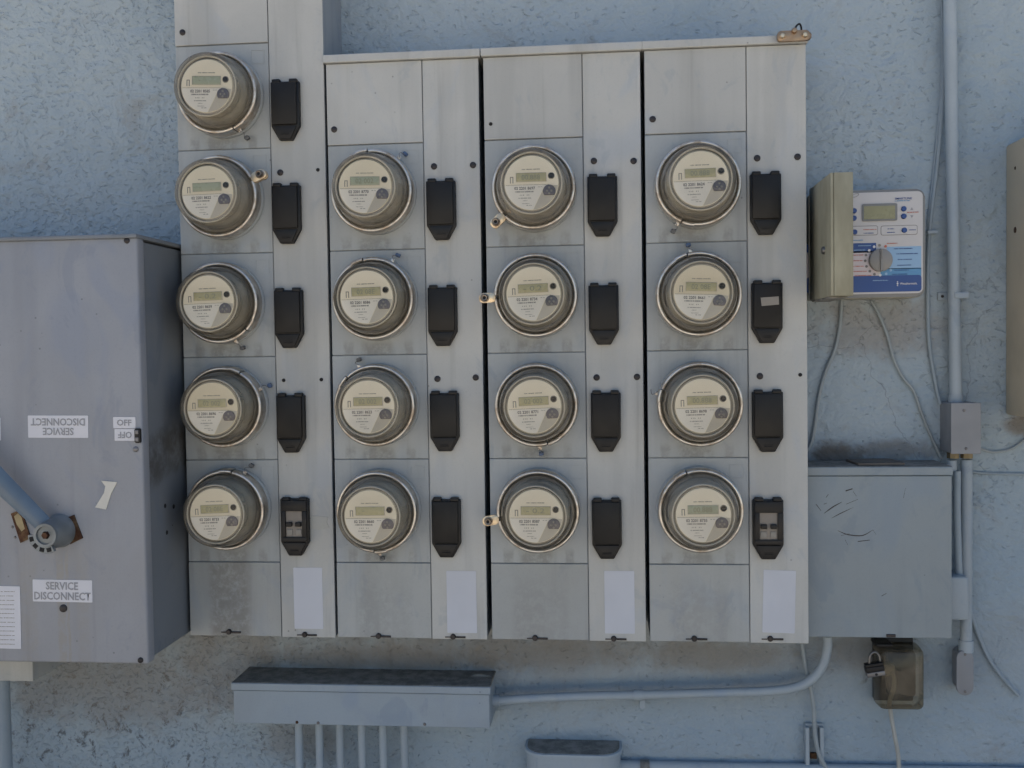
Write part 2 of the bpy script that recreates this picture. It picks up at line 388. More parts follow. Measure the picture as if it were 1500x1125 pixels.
def tube(bm, P, r, seg=12, n=8, cap=True):
    pts = spline(P, n); ref = None; rings = []
    for i, p in enumerate(pts):
        t = (pts[min(i + 1, len(pts) - 1)] - pts[max(i - 1, 0)]).normalized()
        if ref is None: ref = t.orthogonal().normalized()
        ref = (ref - t * ref.dot(t)).normalized(); b = t.cross(ref)
        rr = r(i / (len(pts) - 1)) if callable(r) else r
        rings.append([bm.verts.new(p + ref * rr * math.cos(2 * math.pi * k / seg) + b * rr * math.sin(2 * math.pi * k / seg)) for k in range(seg)])
    for A, B in zip(rings, rings[1:]):
        for k in range(seg): bm.faces.new((A[k], A[(k + 1) % seg], B[(k + 1) % seg], B[k]))
    if cap: bm.faces.new(rings[0][::-1]); bm.faces.new(rings[-1])
    return bm
def textbm(s, w, h, c, y, rot=0, bold=.012):
    """lettering of width w and height h centred on c=(x, z), lying on the plane y"""
    cu = bpy.data.curves.new('lettering', 'FONT'); cu.body = s; cu.align_x = 'CENTER'; cu.resolution_u = 2; cu.space_line = .95; cu.offset = bold
    o = link(bpy.data.objects.new('lettering', cu)); dg = bpy.context.evaluated_depsgraph_get(); dg.update()
    me = bpy.data.meshes.new_from_object(o.evaluated_get(dg)); bpy.data.objects.remove(o); bpy.data.curves.remove(cu)
    bm = NB(); bm.from_mesh(me); bpy.data.meshes.remove(me)
    xs = [v.co.x for v in bm.verts]; ys = [v.co.y for v in bm.verts]
    kx = w / (max(xs) - min(xs)); ky = h / (max(ys) - min(ys)); mx = (max(xs) + min(xs)) / 2; my = (max(ys) + min(ys)) / 2
    cr, sr = math.cos(rot), math.sin(rot)
    for v in bm.verts:
        x, z = (v.co.x - mx) * kx, (v.co.y - my) * ky
        v.co = Vector((c[0] + x * cr - z * sr, y, c[1] + x * sr + z * cr))
    return bm
def bars(bm, x0, x1, z, h, y, seed, wmin=.0006, wmax=.0022, gap=.0007, t=.0003):
    """a line of unreadably small print as a run of tiny strokes"""
    rg = random.Random(seed); x = x0
    while x < x1:
        w = min(rg.uniform(wmin, wmax), x1 - x)
        if w > .0002: box(bm, x, x + w, y - t, y, z - h / 2, z + h / 2)
        x += w + (gap if rg.random() < .82 else gap * 2.6)
    return bm
def copy_tree(o, parent=None):
    c = o.copy(); link(c); c.parent = parent
    for ch in list(o.children): copy_tree(ch, c)
    return c

# ------------------------------------------------------------------ the setting: ground and the stucco building
bm = NB(); bmesh.ops.create_grid(bm, x_segments=2, y_segments=2, size=400)
g = part('ground', bm, 'ground'); g['kind'] = 'structure'
bm = NB(); box(bm, -3.2, 7.0, 0.0, 6.0, -.05, 3.3)
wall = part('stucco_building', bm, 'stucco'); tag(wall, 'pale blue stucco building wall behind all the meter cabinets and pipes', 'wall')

# ------------------------------------------------------------------ meter enclosures
PIT, WL, WR, HB = .2159, .2001, .3164, .1584
Z0 = GZ - .3598
COLX = [-.6451, -.3251, 0.0, .3231]
YF = -CD                        # front plane of the panels
GAP = .0008
NAMES = ['tall leftmost', 'second', 'third', 'rightmost']
encl = []
holes = {0: [('screw', 268, 48), ('screw', 411, 253), ('hole', 466, 249), ('hole', 416, 557), ('hole', 471, 556)],
         1: [('screw', 490, 190), ('screw', 636, 244), ('screw', 693, 242), ('screw', 641, 555), ('screw', 697, 553)],
         2: [('hole', 719, 182), ('screw', 870, 236), ('screw', 928, 236), ('screw', 874, 553), ('screw', 933, 552)],
         3: [('screw', 956, 175), ('screw', 1109, 232), ('screw', 1168, 230), ('screw', 1113, 551), ('hole', 1172, 549)]}
papers = [(430, 831, 474, 921, 0), (654, 836, 699, 927, 0), (885, 836, 930, 928, 0), (1117, 835, 1165, 927, -1.5)]
latches = [((336, 925), (447, 929)), ((555, 931), (664, 932)), ((784, 934), (899, 935)), ((1017, 935), (1128, 935))]
enc_label = ['tallest grey meter cabinet at left running up out of the photo, holding five meters',
             'second grey meter cabinet from the left, four meters, beside the tall five-meter one',
             'third grey meter cabinet from the left, between second and rightmost, three brass meter locks',
             'rightmost grey meter cabinet with bronze ground clamp on its top corner']
for c in range(4):
    x0 = COLX[c]; n = 5 if c == 0 else 4
    ztop = GZ + (1.30 if c == 0 else .6705); zb = Z0 - HB; zm = Z0 + n * PIT
    E_ = thing('meter_cabinet', enc_label[c], 'meter cabinet', (x0 + WR / 2, -.002, zb), 'ganged meter cabinets on the wall'); encl.append(E_)
    bm = NB(); box(bm, x0 + .0012, x0 + WR - .0012, YF + .0035, .001, zb + .001, ztop - .001, .0015)
    part('cabinet_body', bm, 'body', E_)
    def panel(name, xa, xb, za, zb_, mat, dy=0.0):
        b = NB(); box(b, xa + GAP, xb - GAP, YF - dy, YF + .003, za + GAP, zb_ - GAP, .0013)
        o_ = part(name, b, mat, E_, origin=((xa + xb) / 2, YF, (za + zb_) / 2))
        if zb_ - za < .3: o_.rotation_euler.y = random.uniform(-.002, .002)
        return o_
    panel('top_panel', x0, x0 + WL, zm, ztop, 'panel', .0022)
    for i in range(n):
        p_ = panel('meter_plate', x0, x0 + WL, Z0 + i * PIT, Z0 + (i + 1) * PIT, 'plate', .0003 * (i % 2))
        # embossed square near the corner
        mx, mz = x0 + WL - .0235, Z0 + (i + 1) * PIT - .028
        b = NB(); t_ = .0008
        for (xa, xb, za, zb_) in ((mx - .014, mx + .014, mz + .0128, mz + .014), (mx - .014, mx + .014, mz - .014, mz - .0128), (mx - .014, mx - .0128, mz - .0128, mz + .0128), (mx + .0128, mx + .014, mz - .0128, mz + .0128)):
            box(b, xa, xb, YF - t_, YF + .001, za, zb_)
        part('embossed_square', b, 'plate', p_)
    panel('bottom_panel', x0, x0 + WL, zb, Z0, 'dirtybottom' if c == 0 else 'bottom', .001)
    bp = panel('breaker_panel', x0 + WL, x0 + WR, zb - .001, ztop, 'panel', .0016)
    if c:
        b = NB(); xe = x0 + WR + (.0036 if c < 3 else .003)
        prism(b, [(x0 - .0036, ztop + .0002), (xe, ztop + .0002), (xe, ztop + .0165), (x0 - .0036, ztop + .0165)], YF - .010, .001, .002)
        part('rain_cap', b, 'panel', E_)
    # screws and empty holes
    for kind, u, v in holes[c]:
        q = at(u, v, YF)
        b = NB()
        if kind == 'screw':
            lathe(b, [(0, .0052), (.0036, .0050), (.0062, .0036), (.0067, .0010), (.0067, 0)], 16, (q.x, YF, q.z))
            box(b, q.x - .005, q.x + .005, YF - .0056, YF - .004, q.z - .0006, q.z + .0006, rot=random.uniform(0, 3))
            part('screw', b, 'screw', E_, 40)
        else:
            lathe(b, [(0, .0026), (.0028, .0027), (.0035, .0031), (.0038, .0024), (.0038, .001)], 14, (q.x, YF, q.z)); part('screw_hole', b, 'dark', E_, 40)
    # paper stickers
    u0, v0, u1, v1, rt = papers[c]
    a_, b2 = at(u0, v0, YF), at(u1, v1, YF)
    b = NB(); prism(b, rrect((a_.x + b2.x) / 2, (a_.z + b2.z) / 2, b2.x - a_.x, a_.z - b2.z, .002, rot=R(rt)), YF - .0024, YF - .0012)
    part('blank_paper_sticker', b, 'paper', E_)
    # latch screws with their slots at the bottom edge
    for u, v in latches[c]:
        q = at(u, v, YF)
        b = NB(); lathe(b, [(0, .0075), (.0045, .0072), (.0058, .005), (.0058, .001)], 14, (q.x, YF, q.z)); l_ = part('latch_screw', b, 'screw', E_, 40)
        b = NB(); box(b, q.x + .006, q.x + .026, YF - .0035, YF - .0012, q.z - .0032, q.z + .0008, .0006); box(b, q.x - .017, q.x - .006, YF - .0028, YF - .0012, q.z - .0022, q.z - .0002)
        part('latch_slot', b, 'screw', l_)

# breaker covers -------------------------------------------------------------
BRK = {0: [(396, 117, 441, 206), (398, 268, 442, 358), (401, 421, 446, 511), (404, 574, 449, 665), (411, 727, 454, 814)],
       1: [(624, 261, 669, 353), (626, 416, 671, 509), (629, 571, 674, 663), (631, 727, 677, 818)],
       2: [(860, 254, 905, 348), (862, 413, 907, 507), (865, 570, 910, 664), (867, 728, 911, 820)],
       3: [(1098, 251, 1145, 345), (1101, 410, 1146, 504), (1102, 569, 1147, 664), (1102, 730, 1148, 818)]}
BW, BH = .0600, .1195
def brk_outline(w, h, ins=0.0):
    a, b, t = w / 2 - ins, h / 2 - ins, .0135 - ins * .35
    return [(-a, b), (a, b), (a, -h / 2 + .029), (t, -b), (-t, -b), (-a, -h / 2 + .029)]
def breaker_proto(window):
    b = NB(); prism(b, brk_outline(BW, BH), -.012, 0, .002); base = b
    lid = NB(); out = []
    if not window:
        prism(lid, [(-BW / 2 + .003, BH / 2 - .003), (BW / 2 - .0045, BH / 2 - .003), (BW / 2 - .0045, -BH / 2 + .031), (-BW / 2 + .003, -BH / 2 + .031)], -.0185, -.011, .0022)
        out.append(('lid', lid, 'blackface'))
    else:
        x, z0, z1, t = BW / 2 - .003, -BH / 2 + .031, BH / 2 - .003, .0095
        for (xa, xb, za, zb_) in ((-x, x, z1 - .022, z1), (-x, x, z0, z0 + t), (-x, -x + t, z0 + t, z1 - .022), (x - t, x, z0 + t, z1 - .022)):
            box(lid, xa, xb, -.0185, -.011, za, zb_, .001)
        out.append(('lid_frame', lid, 'black'))
        m = NB(); box(m, -x + t, x - t, -.0138, -.0115, z0 + t, z1 - .022); out.append(('breaker_face', m, 'toggle'))
        for s in (-1, 1):
            m = NB(); box(m, s * .0095 - .006, s * .0095 + .006, -.0215, -.013, z0 + t + .022, z0 + t + .031, .0012); out.append(('toggle', m, 'black'))
            m = NB(); box(m, s * .0095 - .006, s * .0095 + .006, -.0156, -.013, z0 + t + .004, z0 + t + .016, .0008); out.append(('rating_tab', m, 'lightink'))
    tip = NB(); prism(tip, [(-BW / 2 + .0055, -BH / 2 + .0285), (BW / 2 - .0055, -BH / 2 + .0285), (.0118, -BH / 2 + .0022), (-.0118, -BH / 2 + .0022)], -.0160, -.011, .0014)
    out.append(('tip', tip, 'black'))
    s_ = NB(); box(s_, -.009, .009, -.0174, -.0150, -BH / 2 + .0105, -BH / 2 + .0122, .0005); box(s_, -.009, .009, -.0168, -.0150, -BH / 2 + .0142, -BH / 2 + .0150)
    out.append(('slot', s_, 'dark'))
    for s in (-1, 1):
        h = NB(); box(h, s * .018 - .0085, s * .018 + .0085, -.0150, -.002, BH / 2 - .004, BH / 2 + .005, .002); out.append(('hinge_tab', h, 'black'))
    meshes = [(nm, finish(q, nm, 35), mt) for nm, q, mt in out]
    for nm, me, mt in meshes: me.materials.append(M[mt])
    bme = finish(base, 'breaker_cover', 35); bme.materials.append(M['black'])
    return bme, meshes
PB = [breaker_proto(False), breaker_proto(True)]
for c in range(4):
    for i, (u0, v0, u1, v1) in enumerate(BRK[c]):
        last = i == len(BRK[c]) - 1 and c in (0, 3)
        q = at((u0 + u1) / 2, (v0 + v1) / 2 + 1.5, YF - .008)
        o = link(bpy.data.objects.new('breaker_cover', PB[last][0])); o.parent = encl[c]
        w = Vector((q.x, YF - .0008, q.z)); o.location = w - ORG[encl[c].name]; ORG[o.name] = w
        if last: o['label'] = 'black breaker cover with an open window showing two breaker switches'
        rz = random.uniform(-.006, .006); o.rotation_euler.y = rz
        for nm, me, mt in PB[last][1]:
            ch = link(bpy.data.objects.new(nm, me)); ch.parent = o
            if last and c == 0 and nm == 'hinge_tab': ch.location.z = -.002
        if c == 3 and i == 1:
            b = NB(); prism(b, [(w.x - .014, w.z + .030), (w.x + .021, w.z + .032), (w.x + .0215, w.z + .016), (w.x - .012, w.z + .0135)], w.y - .0192, w.y - .0184)
            part('torn_sticker', b, 'smudge', o); o.children[-1].data.materials[0] = M['lightink']

P4 = [at(u, v, YF) for u, v in ((456, 755), (481, 757), (479, 765), (483, 773), (468, 776), (456, 773))]
b = NB(); prism(b, [(p.x, p.z) for p in P4][::-1], YF - .0026, YF - .0012); part('torn_sticker', b, 'whitecord', encl[0])

# ------------------------------------------------------------------ electric meters
CENT = {0: [(321, 138), (322, 289), (323.3, 444), (329, 596), (333, 746)],
        1: [(546, 280.7), (548, 437.7), (550.5, 593.5), (553.5, 749)],
        2: [(782, 275.7), (785, 433), (786, 593), (788.5, 748.5)],
        3: [(1022, 270), (1023, 431), (1025, 592), (1026, 747)]}
def shared(bm, name, mat, smooth=40):
    me = finish(bm, name, smooth); me.materials.append(M[mat]); return me
FC = (.0, .0)
YFACE = -.0915
PR = {}
b = NB(); lathe(b, [(.0765, .030), (.0765, .038), (.0750, .041), (.0735, .046), (.0672, .090), (.0655, .0975), (.0630, .1015), (.0600, .1030), (.0570, .1020), (.0560, .0995)], 56); PR['glass_cover'] = shared(b, 'glass_cover', 'glass', 50)
b = NB(); lathe(b, [(.0558, .0993), (.0535, .0990), (.0001, .0990)], 48); PR['front_window'] = shared(b, 'front_window', 'front', 50)
b = NB(); lathe(b, [(.0570, .088), (.0575, .0915), (.0590, .0925), (.0602, .0915), (.0600, .088)], 48, close=True); PR['bezel'] = shared(b, 'bezel', 'tan')
b = NB(); lathe(b, [(0, .0885), (.0545, .0885), (.0555, .087), (.0555, .0800), (.0500, .0785), (.0490, .060), (.0545, .0585), (.0550, .0520), (.0610, .0500), (.0640, .046), (.0650, .034), (.0650, .02)], 44)
for a in (20, 75, 140, 200, 255, 320):
    ca, sa = math.cos(R(a)), math.sin(R(a)); box(b, .0515 * ca - .003, .0515 * ca + .003, -.0790, -.0585, .0515 * sa - .003, .0515 * sa + .003, rot=R(-a))
PR['inner_housing'] = shared(b, 'inner_housing', 'inner')
b = NB(); lathe(b, [(.0649, .0335), (.0785, .0335), (.0785, .0), (.01, .0)], 40); PR['meter_base'] = shared(b, 'meter_base', 'base')
RF = .0525
b = NB(); lathe(b, [(0, .0915), (RF - .0005, .0915), (RF, .0910), (RF, .0880)], 44); PR['faceplate'] = shared(b, 'faceplate', 'cream')
def arc(a0, a1, n, r=RF - .0012): return [(r * math.cos(R(a0 + (a1 - a0) * i / n)), r * math.sin(R(a0 + (a1 - a0) * i / n))) for i in range(n + 1)]
b = NB(); prism(b, arc(185, 272, 14) + [(.0085, -.0390), (.0160, -.0240), (.0215, -.0120), (.0300, -.0042)], YFACE - .0004, YFACE + .001); PR['white_card'] = shared(b, 'white_card', 'whitecard', None)
b = NB(); prism(b, arc(274, 354, 12) + [(.0310, -.0048), (.0225, -.0125), (.0170, -.0245), (.0095, -.0395)], YFACE - .0004, YFACE + .001); PR['tan_card'] = shared(b, 'tan_card', 'tan', None)
b = NB(); bars(b, -.0183, .0175, .0262, .0018, YFACE, 3)
bars(b, -.050, .034, -.0036, .0006, YFACE - .0004, 4, .002, .006, .0004)
for (xa, xb, za, zb_) in ((-.0415, -.0399, 0, .0125), (-.0366, -.0350, 0, .0125), (-.0399, -.0366, .0109, .0125)): box(b, xa, xb, YFACE - .0003, YFACE, za, zb_)
PR['small_print'] = shared(b, 'small_print', 'lightink', None)
b2 = NB(); bars(b2, -.0315, .0050, -.0166, .0026, YFACE - .0004, 8, .0006, .0013, .0005); bars(b2, -.0250, -.0010, -.0290, .0016, YFACE - .0004, 9, .0006, .0016, .0006)
PR['barcode_print'] = shared(b2, 'barcode_print', 'ink', None)
for k_ in range(17): PR['serial_%d' % k_] = shared(textbm('02 2201 %04d' % (8675 + (k_ * 37) % 221 - 90), .0405, .0060, (-.0130, -.0100), YFACE - .0008, 0, .03), 'serial_number', 'ink', None)
NSER = 0
b = NB(); bars(b, -.0225, -.0030, -.0232, .0022, YFACE - .0004, 10, .0006, .0014, .0022); bars(b, -.0170, -.0080, -.0340, .0010, YFACE - .0004, 11); bars(b, -.0180, -.0040, -.0395, .0010, YFACE - .0004, 12); bars(b, -.0100, .0000, -.0430, .0014, YFACE - .0004, 13); bars(b, .0130, .0210, -.0080, .0012, YFACE - .0004, 14)
PR['faint_print'] = shared(b, 'faint_print', 'lightink', None)
for nm, m_ in (('a', 'lcd1'), ('b', 'lcd2')):
    b = NB(); box(b, -.0292, .0283, YFACE - .0012, YFACE + .001, .0028, .0190, .0006); PR['lcd_' + nm] = shared(b, 'display', m_)
    b = NB()
    for q_ in ((-.0300, .0291, .0190, .0197), (-.0300, .0291, .0021, .0028), (-.0300, -.0292, .0028, .0190), (.0283, .0291, .0028, .0190)): box(b, q_[0], q_[1], YFACE - .0016, YFACE + .001, q_[2], q_[3])
    PR['lcd_frame'] = shared(b, 'display_frame', 'tan', None)
for nm, s_ in (('0', '02 002'), ('1', '-'), ('2', '02 08E'), ('3', '- 0.2'), ('4', '00.888')):
    w_ = .004 if s_ == '-' else .036
    b = textbm(s_, w_, .0014 if s_ == '-' else .0100, (-.014 if s_ == '-' else -.001, .0109), YFACE - .0016); PR['dig_' + nm] = shared(b, 'display_digits', 'lcdink', None)
BX, BZ = .0385, .0130
b = NB(); lathe(b, [(0, .0945), (.0024, .0950), (.0036, .0958), (.0050, .0950), (.0050, .0905)], 18, (BX, 0, BZ)); PR['reset_button'] = shared(b, 'reset_button', 'black')
b = NB(); lathe(b, [(.0052, .0910), (.0058, .0932), (.0068, .0910)], 18, (BX, 0, BZ)); PR['button_ring'] = shared(b, 'button_ring', 'lightink')
PX_, PZ_, PRR = .0345, -.0165, .0122
arcp = [(PX_ + PRR * math.cos(R(a)), PZ_ + PRR * math.sin(R(a))) for a in range(-40, 221, 13)]
b = NB(); prism(b, arcp, -.0956, -.0905, .0012); PR['optical_port'] = shared(b, 'optical_port', 'lens')
b = NB()
for dx, dz in ((-.0042, .0000), (.0042, .0000), (0, .0062), (0, -.0046)): lathe(b, [(0, .0964), (.0017, .0966), (.0024, .0955)], 10, (PX_ + dx, 0, PZ_ + dz))
PR['port_dot'] = shared(b, 'port_dots', 'lightink')
# sealing ring: an open band with overlapping ends; its gap is at angle 0
prof = [(.0758, .0400), (.0768, .0424), (.0795, .0436), (.0822, .0426), (.0836, .0395), (.0840, .030), (.0838, .014), (.0815, .0120), (.0805, .0165), (.0812, .020), (.0812, .036), (.0785, .0395)]
b = NB(); lathe(b, prof, 60, a0=3, a1=357, close=True); PR['sealing_ring'] = shared(b, 'sealing_ring', 'ring', 50)
b = NB(); lathe(b, [(r + .0014, h + .0012) for r, h in prof], 6, a0=-1.0, a1=16, close=True); PR['ring_overlap'] = shared(b, 'ring_overlap', 'ring', 50)
b = NB(); lathe(b, [(.0855, .0), (.0850, .005), (.0830, .009), (.0780, .0105)], 48); PR['socket_collar'] = shared(b, 'socket_collar', 'plate', 50)
# hasp with barrel lock, sitting at angle 0 (to the right)
b = NB(); prism(b, rrect(.0965, 0, .033, .0195, .0075), -.0435, -.0405, .0010); prism(b, rrect(.0965, 0, .031, .0170, .0060), -.0300, -.0270, .0008); box(b, .0800, .0840, -.0425, -.0275, -.0085, .0085, .0008); PR['hasp'] = shared(b, 'hasp', 'brass', 40)
b = NB(); lathe(b, [(0, .0520), (.0028, .0525), (.0036, .0545), (.0056, .0550), (.0068, .0535), (.0072, .0440), (.0072, .018), (0, .018)], 20, (.1010, 0, 0)); PR['barrel_lock'] = shared(b, 'barrel_lock', 'lockgrey', 40)
b = NB(); lathe(b, [(0, .0535), (.0032, .0535), (.0035, .0520)], 14, (.1010, 0, 0)); PR['keyway'] = shared(b, 'keyway', 'dark', 40)
b = NB(); lathe(b, [(.0060, .0436), (.0088, .0438), (.0090, .0455), (.0060, .0460)], 18, (.1010, 0, 0), close=True); PR['lock_washer'] = shared(b, 'lock_washer', 'lockgrey', 40)
# small seal: two eyelets with twisted wire, at angle 0
b = NB(); box(b, .082, .0905, -.032, -.0285, -.0035, .0035, .0008); PR['seal_tab'] = shared(b, 'seal_tab', 'ring', 40)
b = NB(); tube(b, [(.087, -.034, -.004), (.091, -.036, .001), (.096, -.030, .004), (.0985, -.020, -.001), (.099, -.011, -.004)], .0007, 6, 5); PR['seal_wire'] = shared(b, 'seal_wire', 'steelscrew', 40)
b = NB(); prism(b, rrect(.1005, 0, .008, .0095, .0025), -.013, -.0045, .0012); PR['seal_block_blue'] = shared(b, 'seal_block', 'blueseal', 40)
b = NB(); prism(b, rrect(.1005, 0, .008, .0095, .0025), -.013, -.0045, .0012); PR['seal_block_grey'] = shared(b, 'seal_block', 'smudge', 40)

def kid(name, key, parent, rot=0):
    o = link(bpy.data.objects.new(name, PR[key])); o.parent = parent; o.rotation_euler.y = -R(rot); return o
# (ring gap angle, kind, seal angle, lcd, digits, label)
G = 'electric meters with round glass covers'
SPEC = {0: [(-63, 'grey', -60, 'a', '1', 'topmost glass electric meter of the tall leftmost cabinet'),
            (24, 'lock', 24, 'a', '1', 'second meter from top in the tall leftmost cabinet, brass barrel lock on its right'),
            (-42, 'grey', -68, 'b', '3', 'middle glass meter of five in the tall leftmost cabinet, ring joint at lower right'),
            (62, 'blue', 25, 'b', '0', 'fourth meter down the leftmost cabinet, blue wire seal at its right'),
            (80, 'grey', 62, 'b', '2', 'bottom meter of the leftmost cabinet, above the dark rectangular stain')],
        1: [(96, 'blue', 50, 'a', '0', 'top meter of the second cabinet, blue wire seal at upper right'),
            (105, 'blue', 62, 'b', '2', 'second meter from top in the second cabinet, ring joint and blue seal on top'),
            (135, 'grey', 112, 'b', '0', 'third meter down the second cabinet, ring joint at upper left'),
            (-92, 'grey', -88, 'b', '1', 'bottom meter of the second cabinet, ring joint and wire seal underneath')],
        2: [(222, 'lock', 222, 'b', '4', 'top meter of the third cabinet, brass barrel lock at lower left'),
            (182, 'lock', 182, 'b', '3', 'second meter down the third cabinet, brass lock straight out to the left'),
            (-72, 'blue', -86, 'b', '0', 'third meter down the third cabinet, the only one there without a brass lock'),
            (190, 'lock', 190, 'b', '3', 'bottom meter of the third cabinet, brown barrel lock on its left')],
        3: [(-112, 'grey', -118, 'b', '4', 'top meter of the rightmost cabinet, ring joint at bottom left'),
            (108, 'blue', 100, 'b', '2', 'second meter down the rightmost cabinet, beside the breaker cover with torn sticker'),
            (160, 'wire', 165, 'b', '4', 'third meter down the rightmost cabinet, loose wire at its upper left'),
            (112, 'none', 112, 'a', '4', 'bottom meter of the rightmost cabinet, pale dial and ring joint on top')]}
for c in range(4):
    for i, (u, v) in enumerate(CENT[c]):
        gap_, kind, sa, lcd, dig, lab = SPEC[c][i]
        q = at(u, v, YF - .028)
        m_ = thing('electric_meter', lab, 'electric meter', (q.x, YF - .0012, q.z), G)
        kid('socket_collar', 'socket_collar', m_)
        kid('meter_base', 'meter_base', m_); kid('inner_housing', 'inner_housing', m_)
        cov = kid('glass_cover', 'glass_cover', m_); kid('front_window', 'front_window', cov)
        tilt = random.uniform(-2.5, 2.5)
        f = kid('faceplate', 'faceplate', m_, tilt)
        kid('bezel', 'bezel', m_)
        for nm in ('white_card', 'tan_card', 'small_print', 'barcode_print', 'faint_print', 'reset_button', 'button_ring', 'optical_port'): kid(nm, nm, f)
        kid('display', 'lcd_' + lcd, f); kid('display_frame', 'lcd_frame', f); kid('display_digits', 'dig_' + dig, f); kid('port_dots', 'port_dot', f)
        kid('serial_number', 'serial_%d' % NSER, f); NSER += 1
        r_ = kid('sealing_ring', 'sealing_ring', m_, gap_)
        if kind == 'lock':
            for nm in ('hasp', 'barrel_lock', 'keyway', 'lock_washer'): kid(nm, nm, r_)
        else:
            kid('ring_overlap', 'ring_overlap', r_)
        if kind in ('blue', 'grey'):
            for nm, ky in (('seal_tab', 'seal_tab'), ('seal_wire', 'seal_wire'), ('seal_block', 'seal_block_' + kind)): kid(nm, ky, m_, sa).scale = (1.0, 1.0, 1.0)
        elif kind == 'wire':
            for nm, ky in (('seal_tab', 'seal_tab'), ('seal_wire', 'seal_wire')): kid(nm, ky, m_, sa)

# ------------------------------------------------------------------ service disconnect box (left)
DB = .338; YB = -DB
xr = COLX[0] - .004; xl = -1.36
zt, zb = az(205, 347, YB), az(221, 973, YB)
SB = thing('service_disconnect_box', 'big blue-grey service disconnect box with lever handle, cut by the left edge', 'switch box', ((xl + xr) / 2, 0, zb))
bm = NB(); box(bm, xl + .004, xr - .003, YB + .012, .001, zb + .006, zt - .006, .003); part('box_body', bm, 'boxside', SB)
bm = NB(); box(bm, xl, xr, YB, YB + .030, zb, zt, .0045, 3); part('front_cover', bm, 'box', SB, 40)
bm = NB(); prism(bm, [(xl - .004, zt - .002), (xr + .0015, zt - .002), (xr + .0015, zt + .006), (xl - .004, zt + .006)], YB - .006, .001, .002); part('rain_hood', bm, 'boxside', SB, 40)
for (u, v, r, mt) in ((186, 349.5, .0056, 'screw'), (206, 967, .0056, 'screw'), (199, 658, .0054, 'steelscrew'), (93, 891, .0078, 'screw')):
    q = at(u, v + (3 if v < 400 else 0), YB); bm = NB(); lathe(bm, [(0, .0036), (r * .6, .0034), (r * .95, .002), (r, 0)], 18, (q.x, YB, q.z)); part('cover_screw', bm, mt, SB, 40)
for u, v, y_ in ((245, 741, -.24), (248, 780, -.235), (258, 742, -.20)):
    q = at(u, v, y_); bm = NB(); lathe(bm, [(0, .0012), (.004, .001), (.0048, 0)], 12); bmesh.ops.rotate(bm, verts=bm.verts[:], cent=(0, 0, 0), matrix=Matrix.Rotation(R(90), 3, 'Z')); bmesh.ops.translate(bm, verts=bm.verts[:], vec=(xr - .003, y_, q.z)); part('side_plug', bm, 'dark', SB, 40)
def sticker(u0, v0, u1, v1, txt, rot, wk=.82, hk=.70, mat='sticker', name='warning_sticker'):
    a_, b_ = at(u0, v0, YB), at(u1, v1, YB); cx, cz = (a_.x + b_.x) / 2, (a_.z + b_.z) / 2; w, h = b_.x - a_.x, a_.z - b_.z
    bm = NB(); prism(bm, rrect(cx, cz, w, h, .0015, rot=R(-.6)), YB - .0012, YB + .001); s = part(name, bm, mat, SB)
    if txt: part('lettering', textbm(txt, w * wk, h * hk, (cx, cz), YB - .0018, R(rot - .6), .022), 'stickerink', s)
    return s
sticker(48, 849, 136, 882, 'SERVICE\nDISCONNECT', 0, .95, .82)
sticker(41, 609, 130, 641, 'SERVICE\nDISCONNECT', 180, .90, .76)
sticker(166, 611, 199, 627, 'OFF', 0, .66, .56); sticker(168, 628.5, 199, 645.5, 'OFF', 180, .66, .56)
sticker(-32, 612, 2, 645, 'ON', 0, .6, .6)
d = sticker(-30, 858, 32, 950, None, 0, name='instruction_sheet')
bm = NB(); a_ = at(-28, 868, YB); 
for r_ in range(13):
    q = at(-26, 866 + r_ * 6.4, YB); bars(bm, q.x, q.x + .068, q.z, .0011, YB - .0014, 30 + r_, .001, .006, .0012)
part('small_print', bm, 'lightink', d)
bm = NB(); P4 = [at(u, v, YB) for u, v in ((149, 704), (172, 706), (163, 724), (156, 746), (140, 743), (153, 722), (155, 712))]
prism(bm, [(p.x, p.z) for p in P4][::-1], YB - .0022, YB + .001); part('torn_tape', bm, 'tape', SB)
# slot latch at the right edge
q = at(203, 638, YB); bm = NB(); prism(bm, rrect(q.x, q.z, .011, .028, .003), YB - .006, YB + .002, .001); l_ = part('cover_latch', bm, 'black', SB, 40)
for dz in (.007, -.007): bm = NB(); box(bm, q.x - .004, q.x + .003, YB - .0075, YB - .004, q.z + dz - .004, q.z + dz + .004, .001); part('latch_bead', bm, 'steelscrew', l_)
# rusty plates either side of the hub
for nm, pts, patch in (('indicator_plate', ((17, 752), (32, 746), (46, 788), (31, 795)), True), ('indicator_plate', ((96, 759), (109, 754), (122, 788), (104, 797)), False)):
    P4 = [at(u, v, YB) for u, v in pts]; bm = NB(); prism(bm, [(p.x, p.z) for p in P4][::-1], YB - .003, YB + .001); pl = part(nm, bm, 'rust', SB)
    if patch:
        P4 = [at(u, v, YB) for u, v in ((22, 756), (28, 751), (33, 757), (38, 774), (33, 778), (26, 768))]; bm = NB(); prism(bm, [(p.x, p.z) for p in P4][::-1], YB - .0036, YB - .002); part('worn_patch', bm, 'worn', pl)
for u, v in ((18, 772), (22, 787)):
    q = at(u, v, YB); bm = NB(); lathe(bm, [(0, .002), (.002, .0018), (.003, 0)], 10, (q.x, YB, q.z)); part('rivet', bm, 'steelscrew', SB, 40)
